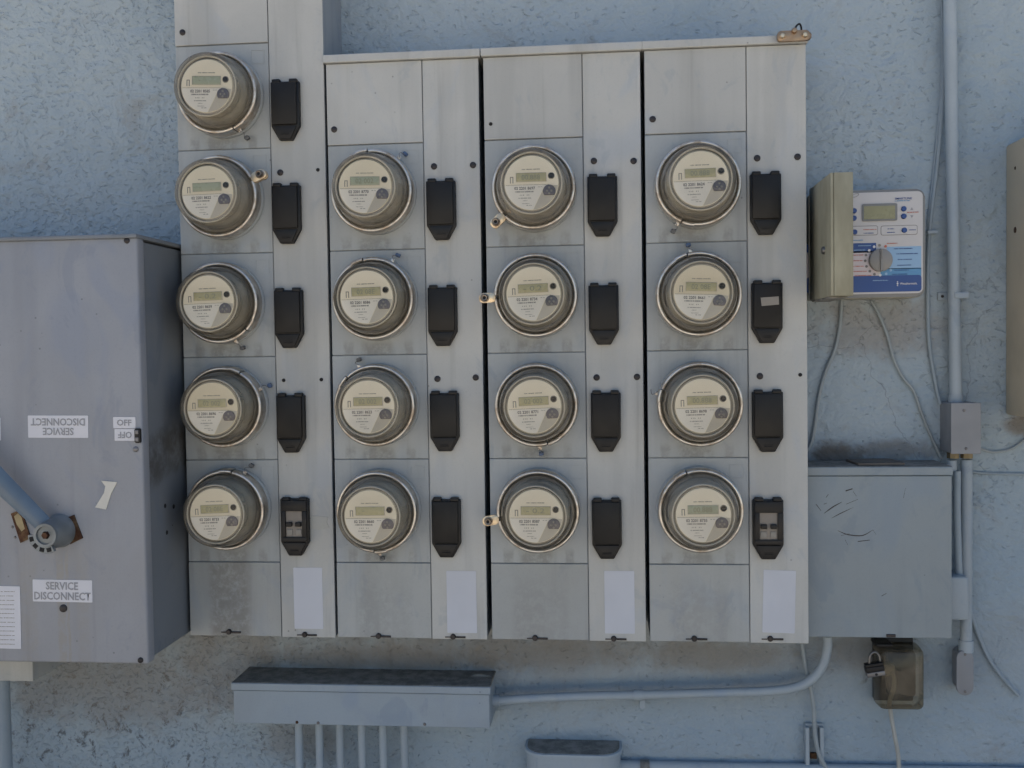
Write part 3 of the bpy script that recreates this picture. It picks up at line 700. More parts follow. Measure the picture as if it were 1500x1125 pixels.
# hub and lever
q = at(88, 777, YB); hx, hz = q.x, q.z
bm = NB(); lathe(bm, [(0, .050), (.0215, .050), (.0235, .048), (.0255, .040), (.030, .030), (.031, .010), (.033, .004), (.033, 0)], 36, (hx, YB, hz)); hub = part('lever_hub', bm, 'cast', SB, 40)
bm = NB(); lathe(bm, [(.0165, .0485), (.0175, .0545), (.0225, .0545), (.0235, .0485)], 30, (hx, YB, hz)); part('hub_rim', bm, 'cast', hub, 40)
bm = NB(); lathe(bm, [(0, .0555), (.006, .0555), (.0075, .053), (.008, .049)], 6, (hx, YB, hz)); part('centre_bolt', bm, 'rust', hub, None)
bm = NB(); lathe(bm, [(.0225, .0455), (.0225, .0525), (.0345, .0525), (.0355, .0505), (.0345, .0455)], 18, (hx, YB, hz), 180, 300, True); part('padlock_sector', bm, 'cast', hub, 40)
for a in (195, 225, 255, 284):
    bm = NB(); ca, sa = math.cos(R(a)), math.sin(R(a)); box(bm, hx + .0285 * ca - .0040, hx + .0285 * ca + .0040, YB - .0534, YB - .051, hz + .0285 * sa - .0046, hz + .0285 * sa + .0046, .0006, rot=R(-a)); part('padlock_hole', bm, 'dark', hub)
def lever(bm, A, B, wa, wb, ya, yb, ta, tb):
    d_ = (B - A).normalized(); nrm = Vector((-d_.z, 0, d_.x)); rings = []
    for t in (0, .15, .5, 1):
        p = A.lerp(B, t); w = wa + (wb - wa) * t; y = ya + (yb - ya) * t; th = ta + (tb - ta) * t
        prof_ = [(-1, .45), (-.75, 0), (-.12, -.55), (.12, -.55), (.75, 0), (1, .45), (.85, 1), (-.85, 1)]
        rings.append([bm.verts.new(Vector((p.x, y + th * b_, p.z)) + nrm * (w / 2 * a_)) for a_, b_ in prof_])
    for P_, Q_ in zip(rings, rings[1:]):
        for k_ in range(8): bm.faces.new((P_[k_], P_[(k_ + 1) % 8], Q_[(k_ + 1) % 8], Q_[k_]))
    bm.faces.new(rings[0]); bm.faces.new(rings[-1][::-1])
A = Vector((hx - .002, 0, hz + .004)); Bq = at(-75, 632, YB - .06); Bq = Vector((Bq.x, 0, Bq.z))
bm = NB(); lever(bm, A, Bq, .034, .053, YB - .034, YB - .066, .010, .013); part('lever', bm, 'handle', SB, 35)

# little trough below the disconnect and its riser pipe
YT = -.17
x1 = ax(48, 985, YT); za, zb_ = az(30, 968, YT), az(30, 998, YT)
bm = NB(); box(bm, -1.25, x1, YT, .001, zb_, za, .002); t_ = part('small_trough', bm, 'panel'); tag(t_, 'short pale metal trough under the big disconnect box at lower left', 'cable trough')
q = at(1, 1060, -.10); bm = NB(); tube(bm, [(q.x, -.10, zb_ + .001), (q.x, -.10, .02)], .0215, 20, 1); t_ = part('riser_pipe', bm, 'pipe', None, 40); tag(t_, 'thick grey-blue riser pipe at the lower left corner', 'pipe')

# ------------------------------------------------------------------ long gutter with six conduits
YG = -.104
xa, xb = ax(341, 1030, YG), ax(719, 1030, YG); za, zb_ = az(530, 1003, YG), az(530, 1063, YG)
GU = thing('wiring_gutter', 'long low blue-grey gutter box with grimy top under the meter cabinets', 'wiring gutter', ((xa + xb) / 2, 0, zb_))
bm = NB(); box(bm, xa + .003, xb - .002, YG + .006, .001, zb_ + .001, za - .004, .0015); part('gutter_body', bm, 'gutter', GU)
bm = NB(); box(bm, xa + .002, xb - .003, YG, YG + .008, zb_, za - .017, .0012); part('front_cover', bm, 'gutter', GU)
bm = NB(); box(bm, xa - .002, xb, YG - .004, YG + .010, za - .0155, za, .0015); part('lid_flange', bm, 'gutter', GU)
bm = NB(); box(bm, xa - .0005, xb - .0005, YG + .0002, .001, za - .0035, za + .0012, .0008); part('grimy_lid', bm, 'grime', GU)
for u, v in ((435, 1058), (466, 1059), (622, 1061)):
    q = at(u, v, YG); bm = NB(); lathe(bm, [(0, .002), (.0026, .0018), (.0034, 0)], 12, (q.x, YG, q.z)); part('screw', bm, 'rust' if u == 435 else 'steelscrew', GU, 40)
for k_, u in enumerate((438, 468, 498, 530, 561, 592)):
    q = at(u, 1070, -.045)
    t_ = thing('thin_conduit', '%s of six thin conduits dropping from the long gutter box, counted from the left' % ('first', 'second', 'third', 'fourth', 'fifth', 'last')[k_], 'conduit', (q.x, -.045, .02), 'six conduits under the gutter')
    bm = NB(); tube(bm, [(q.x, -.045, zb_ - .001), (q.x + .004 * (k_ - 3) / 3, -.045, .02)], .0088, 14, 1); part('tube', bm, 'pipe', t_, 40)
    bm = NB(); tube(bm, [(q.x, -.045, zb_ + .002), (q.x, -.045, zb_ - .010)], .0112, 14, 1); part('connector', bm, 'pipe', t_, 30)
bm = NB(); P_ = [at(u, v, -.03) for u, v in ((688, 984), (700, 979), (716, 981), (722, 986))]; tube(bm, [P_[0], P_[1], P_[2], P_[3]], .004, 8, 4); t_ = part('debris_clump', bm, 'grime', None, 40); tag(t_, 'dark clump of debris on the right end of the gutter lid', 'debris')
t_.location.z += za + .003 - P_[1].z; t_.location.y = -.01

# ------------------------------------------------------------------ pull box under the controller
YP = -.112
xa, xb = ax(1185, 800, YP), ax(1395, 800, YP); xa = COLX[3] + WR + .0025
za, zb_ = az(1290, 684, YP), az(1290, 934, YP)
PX = thing('pull_box', 'square pale blue-grey pull box with scratched front beside the rightmost cabinet', 'pull box', ((xa + xb) / 2, 0, zb_))
bm = NB(); box(bm, xa + .002, xb - .002, YP + .005, .001, zb_ + .002, za - .006, .002); part('box_body', bm, 'pull', PX)
bm = NB(); box(bm, xa + .003, xb - .001, YP, YP + .0065, zb_, za - .0185, .0012); pc = part('front_cover', bm, 'pull', PX)
bm = NB(); box(bm, xa, xb + .001, YP - .003, YP + .012, za - .017, za, .0015); part('lid_flange', bm, 'pull', PX)
bm = NB(); box(bm, xa + .001, xb, YP + .002, .001, za - .004, za + .0012, .0008); part('grimy_top', bm, 'grime', PX)
# scratches where a label was torn off
S0 = lambda zx, zy: at(1170 + zx / 3.752, 660 + zy / 3.752, YP)
for pts, r in ((((140, 345), (185, 312), (238, 282)), .0012), (((180, 372), (225, 348), (300, 312)), .0008), (((215, 440), (270, 462), (350, 467), (408, 436)), .0011), (((232, 468), (280, 455)), .0009), (((258, 222), (296, 210)), .0032), (((300, 225), (318, 252)), .0010), (((95, 295), (122, 330)), .0016), (((150, 258), (163, 240)), .0013), (((138, 295), (154, 288)), .0014), (((260, 295), (325, 268)), .0012), (((325, 500), (390, 492)), .0022), (((255, 490), (270, 520)), .0009), (((408, 436), (425, 462)), .0008), (((455, 800), (482, 785)), .0016), (((575, 262), (588, 205)), .0009)):
    P_ = [S0(*p) for p in pts]; bm = NB(); tube(bm, [(p.x, YP + .0002, p.z) for p in P_], lambda t, r=r: r * (.32 + .85 * math.sin(math.pi * min(.98, max(.05, t)))), 6, 4)
    bmesh.ops.scale(bm, verts=bm.verts[:], vec=(1, .22, 1), space=Matrix.Translation((0, -YP, 0))); part('scratch', bm, 'screw', pc)
q = at(1305, 931, YP); bm = NB(); box(bm, q.x - .009, q.x + .009, YP - .003, YP + .001, q.z - .003, q.z + .003, .001); part('latch', bm, 'screw', PX)
bm = NB(); P4 = ((1246, 669), (1300, 672), (1322, 681), (1262, 682))
q0, q1 = at(1246, 676, -.05), at(1322, 681, -.09); box(bm, q0.x, q1.x, -.100, -.015, za + .0015, za + .0065, .001, rot=R(4), axis='Z'); t_ = part('board_scrap', bm, 'wood'); tag(t_, 'thin weathered scrap of board lying on the square pull box', 'board')
# side nipple box at its right
xa2, xb2 = xb + .0005, ax(1413, 880, -.05); bm = NB(); box(bm, xa2, xb2, -.075, .001, az(1405, 906, -.06), az(1405, 843, -.06), .004, 3); t_ = part('side_fitting', bm, 'pipe', None, 40); tag(t_, 'small painted fitting between the square pull box and the vertical conduit', 'conduit fitting')
bm = NB(); q = at(1402, 720, -.045); tube(bm, [(q.x, -.045, az(1402, 690, -.045)), (q.x, -.045, az(1402, 760, -.045)), (q.x + .004, -.045, az(1406, 850, -.045))], .0075, 12, 4); t_ = part('short_cable', bm, 'bluecable', None, 40); tag(t_, 'short dark cable dropping behind the square pull box right edge', 'cable')

# ------------------------------------------------------------------ irrigation controller
YC = -.088
xa = ax(1186, 355, YC); xb = ax(1356, 355, YC); za, zb_ = az(1300, 277, YC), az(1300, 436, YC)
IC = thing('irrigation_controller', 'irrigation controller with blue printed face and its tan door swung open', 'controller', ((xa + xb) / 2, 0, zb_))
bm = NB(); prism(bm, rrect((xa + xb) / 2, (za + zb_) / 2, xb - xa, za - zb_, .016), YC + .010, .001, .002); part('cabinet', bm, 'tanlight', IC, 40)
bm = NB(); prism(bm, rrect((xa + xb) / 2, (za + zb_) / 2, xb - xa - .002, za - zb_ - .002, .016), YC, YC + .012, .003); part('bezel', bm, 'ctlgrey', IC, 40)
fx0, fx1, fz0, fz1 = xa + .006, xb - .006, zb_ + .008, za - .006
bm = NB(); prism(bm, rrect((fx0 + fx1) / 2, (fz0 + fz1) / 2, fx1 - fx0, fz1 - fz0, .010), YC - .0015, YC + .001); face = part('face_panel', bm, 'ctlface', IC)
def cz_(zx, zy): p = at(1170 + zx / 5.359, 240 + zy / 5.359, YC); return p.x, p.z
def crect(name, x0_, y0_, x1_, y1_, mat, lift, parent=face, r=0.0, n=4):
    (ax_, az_), (bx_, bz_) = cz_(x0_, y0_), cz_(x1_, y1_); bm = NB()
    w, h = bx_ - ax_, az_ - bz_
    prism(bm, rrect((ax_ + bx_) / 2, (az_ + bz_) / 2, w, h, r, n) if r else [(ax_, bz_), (bx_, bz_), (bx_, az_), (ax_, az_)], YC - lift, YC - .001)
    return part(name, bm, mat, parent)
crect('blue_band', 60, 890, 962, 1000, 'navy', .0020, r=.006)
crect('light_blue_panel', 690, 652, 960, 822, 'skyblue', .0019); crect('mid_blue_panel', 640, 823, 960, 889, 'midblue', .0019)
crect('navy_panel', 60, 634, 606, 696, 'navy', .0019); crect('pink_panel', 60, 697, 618, 889, 'pink', .0019)
lc = crect('display_frame', 494, 318, 770, 446, 'ctlgrey', .004, r=.003); crect('display', 508, 336, 752, 432, 'ctllcd', .0046, lc)
for (u, v) in ((432, 370), (432, 428), (437, 537), (822, 355), (822, 413), (826, 523)):
    x_, z_ = cz_(u, v); bm = NB(); lathe(bm, [(0, .006), (.0042, .0058), (.0052, .0045), (.0054, .001)], 18, (x_, YC, z_)); part('button', bm, 'navy', face, 40)
for (x0_, y0_, x1_, y1_) in ((330, 492, 620, 560), (642, 487, 930, 556)):
    o_ = crect('outline_box', x0_, y0_, x1_, y1_, 'ink', .0018, r=.004); crect('outline_inset', x0_ + 4, y0_ + 4, x1_ - 4, y1_ - 4, 'ctlface', .0021, o_, r=.0034)
for up, (u, v) in ((1, (886, 352)), (0, (887, 415))):
    x_, z_ = cz_(u, v); s = .0030 if up else -.0030; bm = NB(); pts = [(x_ - s, z_ - s * .9), (x_ + s, z_ - s * .9), (x_, z_ + s * .9)]; prism(bm, pts, YC - .0020, YC - .001); part('arrow_mark', bm, 'stickerink', face)
x_, z_ = cz_(638, 757)
bm = NB(); lathe(bm, [(.0232, .0005), (.0232, .006), (.0225, .0095), (.0205, .0108), (0, .0108)], 40, (x_, YC, z_)); kn = part('selector_knob', bm, 'knob', IC, 40)
bm = NB(); box(bm, x_ - .0026, x_ + .0026, YC - .0145, YC - .0105, z_ - .0215, z_ + .0215, .0012); part('knob_grip', bm, 'knob', kn)
bm = NB(); box(bm, x_ - .0006, x_ + .0006, YC - .0150, YC - .0140, z_ + .001, z_ + .021); part('pointer_line', bm, 'ink', kn)
for (u, v, mt) in ((590, 652, 'white'), (551, 680, 'white'), (526, 717, 'ink'), (520, 762, 'ink'), (530, 806, 'ink'), (556, 843, 'ink'), (592, 867, 'ink'), (637, 874, 'white'), (684, 864, 'skyblue'), (720, 836, 'skyblue'), (680, 648, 'red'), (633, 640, 'lightink')):
    X_, Z_ = cz_(u, v); bm = NB(); prism(bm, disc(X_, Z_, .0027, 14), YC - .0026, YC - .0012); part('dial_mark', bm, mt, face)
def ctext(s, u0, u1, v, hh, mt, lift=.0027):
    (ax_, zz), (bx_, _) = cz_(u0, v), cz_(u1, v); part('lettering', textbm(s, bx_ - ax_, hh, ((ax_ + bx_) / 2, zz), YC - lift), mt, face)
ctext('Weathermatic', 792, 926, 941, .0042, 'white'); ctext('SMARTLINE', 752, 886, 275, .0044, 'navy')
X_, Z_ = cz_(773, 941); bm = NB()
for dz, r in ((.0036, .0013), (0, .0017), (-.0036, .0013)): prism(bm, disc(X_, Z_ + dz, r, 10), YC - .0027, YC - .0015)
part('brand_mark', bm, 'white', face)
def cprint(u0, u1, v, mt, seed, h=.0017):
    (ax_, zz), (bx_, _) = cz_(u0, v), cz_(u1, v); bm = NB(); bars(bm, ax_, bx_, zz, h, YC - .0020, seed, .0008, .0022, .0005, t=.0005); part('small_print', bm, mt, face)
for i_, (u0, u1, v, mt) in enumerate(((465, 565, 645, 'skyblue'), (432, 525, 679, 'skyblue'), (420, 505, 718, 'red'), (425, 498, 762, 'red'), (420, 508, 806, 'red'), (424, 535, 846, 'red'), (438, 570, 879, 'red'), (745, 890, 668, 'navy'), (765, 932, 708, 'navy'), (775, 886, 752, 'navy'), (772, 880, 797, 'navy'), (748, 862, 836, 'navy'), (730, 850, 868, 'navy'), (580, 700, 917, 'skyblue'), (690, 775, 626, 'red'), (505, 608, 518, 'red'), (508, 590, 546, 'navy'), (695, 748, 512, 'navy'), (692, 752, 540, 'navy'), (862, 918, 520, 'navy'), (848, 938, 382, 'red'), (420, 500, 602, 'midblue'), (518, 640, 352, 'ctlgrey'), (530, 700, 405, 'lightink'), (752, 870, 293, 'midblue'))): cprint(u0, u1, v, mt, 60 + i_)
X_, Z_ = cz_(445, 248); bm = NB(); lathe(bm, [(.0050, .0018), (.0050, .0024), (.0060, .0024), (.0060, .0018)], 24, (0, 0, 0), close=True); bmesh.ops.scale(bm, verts=bm.verts[:], vec=(1.15, 1, .55)); bmesh.ops.rotate(bm, verts=bm.verts[:], cent=(0, 0, 0), matrix=Matrix.Rotation(R(-22), 3, 'Y')); bmesh.ops.translate(bm, verts=bm.verts[:], vec=(X_, YC, Z_)); part('swirl_logo', bm, 'ink', face)
# the open door: a tray hinged at the left, standing straight out
DL = .200; dx0 = xa - .001; dth = .041
dz0, dz1 = zb_ - .004, za + .004
door = NB(); yn = YC - DL
box(door, dx0, dx0 + .006, yn, YC - .002, dz0, dz1, .0022)
box(door, dx0 + .0062, dx0 + dth, yn, yn + .005, dz0, dz1, .0018)
box(door, dx0 + .0062, dx0 + dth, yn + .0052, YC - .012, dz1 - .005, dz1, .001); box(door, dx0 + .0062, dx0 + dth, yn + .0052, YC - .012, dz0, dz0 + .005, .001)
dr = part('door', door, 'tanplastic', IC, 40)
q = at(1205, 370, (YC + yn) / 2); ly = yn + .055
bm = NB()
for s in (0,):
    prof_ = [(0, .0065), (.005, .006), (.0072, .004), (.0076, 0)]
    lathe(bm, prof_, 18); bmesh.ops.rotate(bm, verts=bm.verts[:], cent=(0, 0, 0), matrix=Matrix.Rotation(R(-90), 3, 'Z')); bmesh.ops.translate(bm, verts=bm.verts[:], vec=(dx0, ly, q.z))
part('door_lock', bm, 'chrome', dr, 40)
bm = NB(); box(bm, dx0 + .001, dx0 + .035, yn + .02, YC - .02, dz0 - .0030, dz0 - .0002, .001); part('grimy_lower_edge', bm, 'grime', dr)
bm = NB(); box(bm, dx0 - .002, dx0 + .010, YC - .006, YC + .012, dz0 + .012, dz1 - .012, .003); part('hinge', bm, 'tanlight', IC)

# tan cabinet cut by the right edge
xk = ax(1473, 410, 0); za, zb_ = az(1473, 213, 0), az(1473, 607, 0)
TB = thing('tan_cabinet', 'tan utility cabinet cut by the right edge of the photo', 'cabinet', (xk + .15, 0, zb_))
bm = NB(); box(bm, xk, xk + .30, -.16, .001, zb_, za, .006, 3); part('cabinet_body', bm, 'tanboard', TB, 40)
bm = NB(); box(bm, xk - .003, xk + .303, -.178, -.1605, zb_ - .003, za + .003, .004, 2); part('cabinet_door', bm, 'tanboard', TB, 40)
for (u, v, r) in ((1482, 337, .006), (1493, 246, .0032)):
    y_ = -.05; q = at(u, v, y_); bm = NB(); lathe(bm, [(0, .0012), (r, .001), (r * 1.1, 0)], 9); bmesh.ops.rotate(bm, verts=bm.verts[:], cent=(0, 0, 0), matrix=Matrix.Rotation(R(-90), 3, 'Z')); bmesh.ops.translate(bm, verts=bm.verts[:], vec=(xk, y_, q.z)); part('rust_spot', bm, 'rust', TB)

# ------------------------------------------------------------------ conduit run, junction box and cables on the right
YPI = -.030
def pipe(name, pts, r, mat, label, cat, Y=None, seg=16, n=8):
    P_ = [at(u, v, (Y if Y is not None else -r - .002)) for u, v in pts]; bm = NB(); tube(bm, P_, r, seg, n); o = part(name, bm, mat, None, 40); tag(o, label, cat); return o
q0, q1 = at(1391, -30, YPI), at(1400, 590, YPI)
VC = thing('vertical_conduit', 'upright painted conduit rising from the grey junction box past the top edge', 'conduit', (q1.x, YPI, q1.z))
bm = NB(); tube(bm, [(q0.x + (q0.x - q1.x) * .8, YPI, q0.z + .5), (q0.x, YPI, q0.z), (q1.x, YPI, q1.z)], .0125, 18, 1); part('tube', bm, 'pipe', VC, 40)
bm = NB(); tube(bm, [(q1.x, YPI, q1.z - .004), (q1.x, YPI, q1.z + .016)], .0150, 18, 1); part('coupling', bm, 'pipe', VC, 30)
s_ = at(1398, 434, 0); bm = NB(); box(bm, s_.x - .035, s_.x - .010, -.006, .001, s_.z - .008, s_.z + .008, .001); box(bm, s_.x - .0145, s_.x + .0165, YPI - .0145, .001, s_.z - .007, s_.z + .007, .003); st = part('strap', bm, 'pipe', VC)
bm = NB(); lathe(bm, [(0, .003), (.0026, .0025), (.0032, 0)], 10, (s_.x - .026, -.006, s_.z)); part('strap_screw', bm, 'screw', st, 40)
YJ = -.072
xa, xb = ax(1393, 628, YJ), ax(1437, 628, YJ); za, zb_ = az(1415, 590, YJ), az(1415, 665, YJ)
JB = thing('junction_box', 'small grey metal junction box on the vertical conduit at right', 'junction box', ((xa + xb) / 2, 0, zb_))
bm = NB(); box(bm, xa + .001, xb - .001, YJ + .004, .001, zb_ + .001, za - .001, .002); part('box_body', bm, 'greybox', JB)
bm = NB(); box(bm, xa, xb, YJ - .001, YJ + .0035, zb_, za, .0012); part('cover', bm, 'greybox', JB)
for u, v in ((1412, 601), (1415, 657)):
    q = at(u, v, YJ); bm = NB(); lathe(bm, [(0, .003), (.0022, .0026), (.003, .001)], 12, (q.x, YJ, q.z)); part('screw', bm, 'steelscrew', JB, 40)
for u in (1396, 1416):
    q = at(u, 672, -.035); bm = NB(); lathe(bm, [(.006, 0), (.0125, 0), (.0125, .012), (.006, .012)], 8, close=True); bmesh.ops.rotate(bm, verts=bm.verts[:], cent=(0, 0, 0), matrix=Matrix.Rotation(R(90), 3, 'X')); bmesh.ops.translate(bm, verts=bm.verts[:], vec=(q.x, -.035, zb_ - .0005)); part('locknut', bm, 'brasshub', JB)
q0, q1 = at(1416, 676, -.035), at(1415, 950, -.035)
LC = thing('lower_conduit', 'straight painted conduit running down from the junction box to the oval fitting', 'conduit', (q1.x, -.035, q1.z))
bm = NB(); tube(bm, [(q0.x, -.035, q0.z + .004), (q1.x, -.035, q1.z)], .0118, 18, 1); part('tube', bm, 'pipe', LC, 40)
bm = NB(); tube(bm, [(q1.x, -.035, q1.z + .018), (q1.x, -.035, q1.z - .006)], .0145, 18, 1); part('coupling', bm, 'pipe', LC, 30)
q = at(1417, 990, -.06); bz = az(1417, 1022, -.06); tz = az(1417, 956, -.06)
LB = thing('conduit_body', 'oval grey conduit fitting with rounded cover at the end of the lower conduit', 'conduit fitting', (q.x, 0, bz))
bm = NB(); prism(bm, rrect(q.x + .003, (bz + tz) / 2, .027, tz - bz - .006, .0130, 6), -.040, .001, .003); part('fitting_body', bm, 'greybox', LB, 40)
bm = NB(); prism(bm, rrect(q.x, (bz + tz) / 2, .0335, tz - bz, .0155, 6), -.047, -.0405, .002); cv = part('cover', bm, 'greybox', LB, 40)
for z_ in (tz - .008, bz + .008): bm = NB(); lathe(bm, [(0, .002), (.0024, .0015), (.003, -.0005)], 10, (q.x, -.047, z_)); part('screw', bm, 'steelscrew', cv, 40)
q0 = at(1394, 676, -.035); bm = NB(); tube(bm, [(q0.x, -.035, q0.z + .003), (q0.x, -.035, q0.z - .0), (q0.x, -.035, az(1394, 690, -.035))], .0105, 14, 2); t_ = part('stub_nipple', bm, 'pipe', None, 40); tag(t_, 'short pipe nipple between the junction box and the square pull box', 'conduit fitting')
pipe('grey_cable', ((1384, -30), (1384, 60), (1381, 140), (1374, 230), (1362, 335), (1359, 420), (1361, 500), (1370, 560), (1377, 592)), .0042, 'bluecable', 'painted cable wandering down just left of the upright conduit', 'cable', seg=10)
pipe('black_cable', ((1379, -30), (1380, 60), (1377, 150), (1369, 235), (1359, 330)), .0020, 'bluecable', 'thinner dark cable hugging the painted cable left of the upright conduit', 'cable', seg=8)
q = at(1366, 340, -.012); bm = NB(); box(bm, q.x - .010, q.x + .010, -.014, .001, q.z - .0035, q.z + .0035, .001); t_ = part('cable_clip', bm, 'pipe'); tag(t_, 'small flat clip holding the cable at the right edge of the irrigation controller', 'clip')
pipe('grey_cable', ((1233, 440), (1230, 480), (1222, 515), (1208, 548), (1199, 585), (1194, 622), (1188, 650), (1176, 668)), .0038, 'cable', 'pale cable from the controller curving left behind the rightmost cabinet', 'cable', seg=10)
pipe('grey_cable', ((1276, 440), (1288, 462), (1300, 492), (1309, 525), (1322, 552), (1338, 572), (1350, 605), (1362, 635), (1379, 672)), .0033, 'cable', 'pale cable from the controller slanting right down to the junction box', 'cable', seg=10)
pipe('thin_cable', ((1436, 657), (1455, 662), (1480, 658), (1500, 645), (1530, 618)), .0026, 'cable', 'thin cable sagging from the junction box off the right edge', 'cable', seg=8)
pipe('thin_cable', ((1422, 691), (1440, 693), (1470, 694), (1540, 695)), .0026, 'bluecable', 'thin level cable right of the lower conduit under the junction box', 'cable', seg=8)
pipe('loose_cable', ((1420, 890), (1430, 922), (1446, 960), (1466, 990), (1492, 1019)), .0042, 'bluecable', 'loose painted cable slanting down to a cut end right of the oval fitting', 'cable', seg=10)
# the curved conduit to the gutter
bm = NB(); P_ = [at(u, v, -.045) for u, v in ((1212, 930), (1212, 948), (1206, 972), (1192, 992), (1168, 1006), (1130, 1012), (1080, 1014), (935, 1018), (850, 1020), (780, 1023), (722, 1027))]; P_[0] = Vector((P_[1].x, -.045, az(1212, 932, -.045)))
tube(bm, P_, .0098, 16, 8)
CC = part('bent_conduit', bm, 'pipe', None, 40); tag(CC, 'long conduit bending from the square pull box across to the gutter box', 'conduit')
q = at(935, 1018, -.045); bm = NB(); tube(bm, [(q.x - .010, -.045, q.z), (q.x + .010, -.045, q.z)], .0118, 16, 1); part('coupling', bm, 'pipe', CC, 30)
q = at(728, 1026, -.045); bm = NB(); tube(bm, [(q.x - .010, -.045, q.z), (q.x + .006, -.045, q.z)], .0130, 16, 1); part('connector', bm, 'pipe', CC, 30)
q = at(940, 1024, 0); bm = NB(); box(bm, q.x - .006, q.x + .006, -.036, .001, q.z - .008, q.z + .014, .001); part('strap', bm, 'pipe', CC)
pipe('hanging_cable', ((1174, 938), (1180, 975), (1187, 1005), (1192, 1040), (1194, 1075), (1200, 1105), (1216, 1135)), .0048, 'cable', 'pale cable hanging from the rightmost cabinet past the U bracket', 'cable', Y=-.022, seg=10)
# U bracket
BR = thing('channel_bracket', 'small U-shaped metal bracket low on the wall below the rightmost cabinet', 'bracket', (at(1194, 1090, 0).x, 0, at(1194, 1118, 0).z))
for u in (1182, 1203):
    q = at(u, 1090, -.012); bm = NB(); box(bm, q.x - .0042, q.x + .0042, -.020, .001, az(u, 1119, -.012), az(u, 1064, -.012), .0015); part('rail', bm, 'pipe', BR)
q = at(1193, 1063, -.01); bm = NB(); box(bm, q.x - .019, q.x + .019, -.008, .001, q.z - .006, q.z + .004, .002); part('crosspiece', bm, 'pipe', BR)
q = at(1191, 1106, -.004); bm = NB(); box(bm, q.x - .006, q.x + .008, -.006, .001, q.z - .008, q.z + .005, .001); part('anchor', bm, 'rust', BR)
# bottom pipe and rounded box
pipe('bottom_pipe', ((905, 1122), (1100, 1126), (1300, 1129), (1560, 1134)), .0125, 'pipe', 'level painted pipe along the bottom edge of the photo', 'pipe', Y=-.016, seg=16, n=2)
YR = -.085
xa, xb = ax(766, 1115, YR), ax(912, 1115, YR); zl = az(840, 1110, YR)
RB = thing('rounded_box', 'rounded meter-style box with grimy overhanging lid cut by the bottom edge', 'box', ((xa + xb) / 2, 0, zl - .3))
def stadium(x0_, x1_, y0_, y1_, r):
    pts = []
    for cx, cy, a0 in ((x1_ - r, y0_ + r, 270), (x1_ - r, y1_ - .001, 0), (x0_ + .0 + r, y1_ - .001, 180), (x0_ + r, y0_ + r, 180)):
        if cy == y1_ - .001: pts.append((x1_ if a0 == 0 else x0_, y1_)); continue
        for i in range(9):
            a = R(a0 + 90 * i / 8); pts.append((cx + r * math.cos(a), cy + r * math.sin(a)))
    return pts
def vprism(bm, pts, z0, z1, bev=0):
    a = [bm.verts.new((x, y, z0)) for x, y in pts]; b_ = [bm.verts.new((x, y, z1)) for x, y in pts]; n = len(pts)
    bm.faces.new(a[::-1]); tf = bm.faces.new(b_)
    for i in range(n): bm.faces.new((a[i], a[(i + 1) % n], b_[(i + 1) % n], b_[i]))
    if bev: bmesh.ops.bevel(bm, geom=list(tf.edges), offset=bev, segments=3, profile=.5, affect='EDGES')
bm = NB(); vprism(bm, stadium(xa + .004, xb - .004, YR + .004, .001, .045), zl - .3, zl - .004); part('box_body', bm, 'pipe', RB, 40)
bm = NB(); vprism(bm, stadium(xa, xb, YR, .0005, .048), zl - .003, zl + .005, .003); lid = part('lid', bm, 'pipe', RB, 40)
bm = NB(); vprism(bm, stadium(xa + .006, xb - .006, YR + .006, -.001, .044), zl + .0045, zl + .0062); part('lid_grime', bm, 'grime', lid, 40)
q = at(938, 1117, -.03); bm = NB(); lathe(bm, [(.008, 0), (.016, 0), (.016, .020), (.008, .020)], 10, close=True); bmesh.ops.rotate(bm, verts=bm.verts[:], cent=(0, 0, 0), matrix=Matrix.Rotation(R(90), 3, 'Z')); bmesh.ops.translate(bm, verts=bm.verts[:], vec=(q.x, -.018, az(930, 1123, -.016))); part('pipe_hub', bm, 'grime', RB, 40)

# ------------------------------------------------------------------ outlet in a smoked in-use cover, padlock, cord
YO = -.066
xa, xb = ax(1288, 1000, YO), ax(1356, 1000, YO); za, zb_ = az(1315, 950, YO), az(1315, 1043, YO)
OC = thing('outlet_cover', 'smoky plastic in-use outlet cover with a cord, under the square pull box', 'outlet cover', ((xa + xb) / 2, 0, zb_))
bm = NB(); box(bm, xa + .002, xb - .010, -.018, .001, zb_ + .006, za + .010, .004); part('back_plate', bm, 'black', OC, 40)
cx, cz2, w, h = (xa + xb) / 2, (za + zb_) / 2, xb - xa, za - zb_
bm = NB()
rings = []
for (k1, y_) in ((1.0, -.018), (1.0, -.028), (.97, -.055), (.92, -.064), (.84, -.067)):
    rings.append([bm.verts.new((x, y_, z)) for x, z in rrect(cx, cz2, w * k1, h * k1, .012 * k1, 5)])
for A_, B_ in zip(rings, rings[1:]):
    for i in range(len(A_)): bm.faces.new((A_[i], A_[(i + 1) % len(A_)], B_[(i + 1) % len(B_)], B_[i]))
bm.faces.new(rings[-1]); part('smoked_cover', bm, 'smoke', OC, 50)
bm = NB(); prism(bm, rrect(cx + .008, cz2 + .002, w * .62, h * .72, .006), -.030, -.0182, .002); part('receptacle', bm, 'dark', OC, 40)
bm = NB(); box(bm, xa - .004, xa + .030, -.060, -.010, za - .001, za + .007, .003); part('hinge', bm, 'black', OC, 40)
cord = [at(1302, 980, -.045), at(1309, 990, -.052), at(1309, 1008, -.052), at(1303, 1028, -.050), at(1305, 1046, -.046), at(1311, 1080, -.045), at(1316, 1110, -.040), at(1318, 1160, -.04)]
bm = NB(); tube(bm, cord, .0046, 10, 8); CO = part('power_cord', bm, 'whitecord', None, 40); tag(CO, 'pale power cord hanging down out of the smoky outlet cover', 'cord')
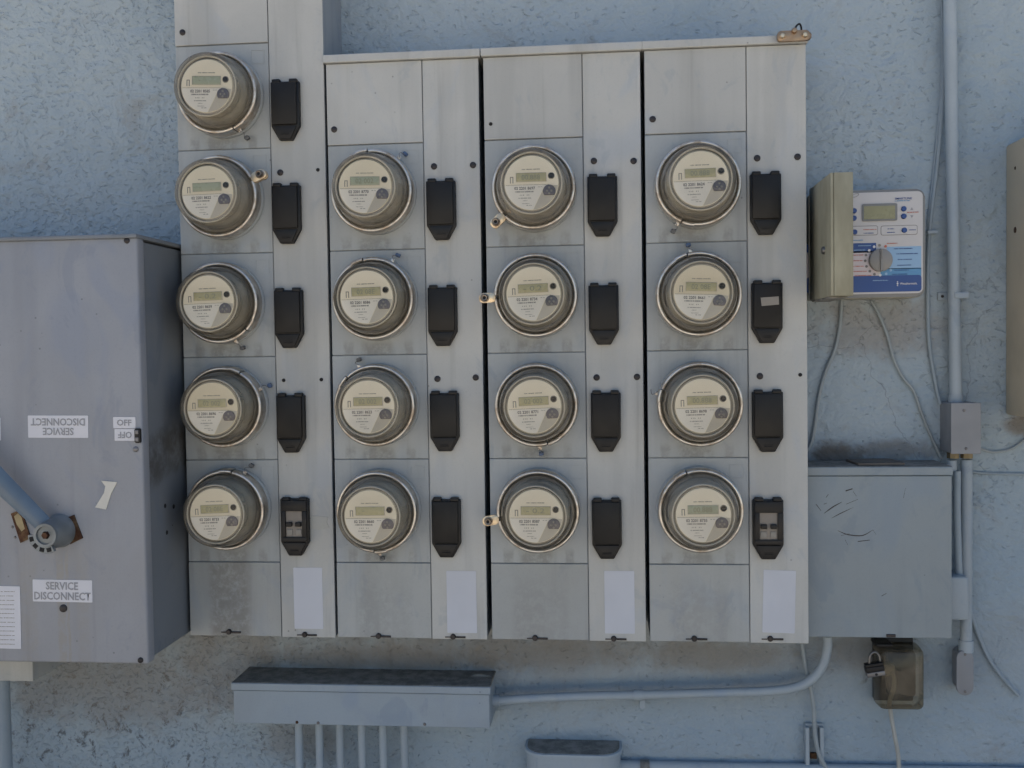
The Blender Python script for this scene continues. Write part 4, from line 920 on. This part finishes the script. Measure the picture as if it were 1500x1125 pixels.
q = cord[0]; bm = NB(); box(bm, q.x - .014, q.x + .012, -.052, -.028, q.z - .012, q.z + .012, .005); part('plug', bm, 'whitecord', CO, 40)
q = at(1281, 982, -.078)
PL = thing('padlock', 'small black and chrome padlock hanging at the left of the smoky outlet cover', 'padlock', (q.x, -.078, q.z - .012))
rt = R(10)
bm = NB(); box(bm, q.x - .0185, q.x + .0185, -.089, -.069, q.z + .000, q.z + .0105, .0012); box(bm, q.x - .0178, q.x + .0178, -.088, -.070, q.z + .0106, q.z + .0165, .001); bmesh.ops.rotate(bm, verts=bm.verts[:], cent=(q.x, -.078, q.z), matrix=Matrix.Rotation(-rt, 3, 'Y')); pb = part('lock_body', bm, 'black', PL, 40)
bm = NB(); box(bm, q.x - .0182, q.x + .0182, -.0895, -.0690, q.z - .0095, q.z - .0002, .0012); bmesh.ops.rotate(bm, verts=bm.verts[:], cent=(q.x, -.078, q.z), matrix=Matrix.Rotation(-rt, 3, 'Y')); lb_ = part('lock_base', bm, 'steelscrew', PL, 40)
bm = NB(); lathe(bm, [(0, .0006), (.0026, .0005), (.003, 0)], 12, (q.x + .001, -.0895, q.z - .005)); part('keyway', bm, 'dark', lb_, 40)
bm = NB(); tube(bm, [(q.x - .010, -.078, q.z + .012), (q.x - .009, -.078, q.z + .030), (q.x + .000, -.077, q.z + .038), (q.x + .009, -.076, q.z + .030), (q.x + .012, -.076, q.z + .012)], .0030, 10, 6); part('shackle', bm, 'chrome', PL, 40)

# ------------------------------------------------------------------ ground clamp on the top right corner
zc = GZ + .6705 + .0165
qa, qb = at(1138, 62, YF - .012), at(1185, 62, YF - .012); yk = YF - .012
GC = thing('ground_clamp', 'bronze ground clamp with two screws on the rightmost cabinet top corner', 'clamp', ((qa.x + qb.x) / 2, yk, zc - .014))
mx = (qa.x + qb.x) / 2
bm = NB(); prism(bm, rrect(mx, zc - .0055, qb.x - qa.x, .020, .006), yk - .009, yk - .0005, .002); part('clamp_jaw', bm, 'copper', GC, 40)
bm = NB(); prism(bm, rrect(mx + .003, zc - .004, (qb.x - qa.x) * 1.06, .013, .004), yk - .0005, yk + .016, .002); part('back_jaw', bm, 'copper', GC, 40)
for s in (-1, 1): bm = NB(); lathe(bm, [(0, .014), (.0035, .0138), (.0052, .012), (.0056, .0085)], 12, (mx + s * .0215, yk, zc - .0055)); part('clamp_screw', bm, 'brass', GC, 40)
bm = NB(); lathe(bm, [(0, .016), (.004, .0155), (.0056, .013), (.0056, .0085)], 14, (mx + .001, yk, zc + .003)); part('wire_lug', bm, 'copper', GC, 40)
bm = NB(); tube(bm, [(mx + .002, yk - .008, zc + .004), (mx + .006, yk - .004, zc + .014), (mx + .014, yk + .004, zc + .020), (mx + .019, yk + .014, zc + .012), (mx + .020, yk + .024, zc - .012), (mx + .022, yk + .05, zc - .03)], .0019, 8, 6); t_ = part('ground_wire', bm, 'black', None, 40); tag(t_, 'short black wire looping over the bronze ground clamp', 'wire')
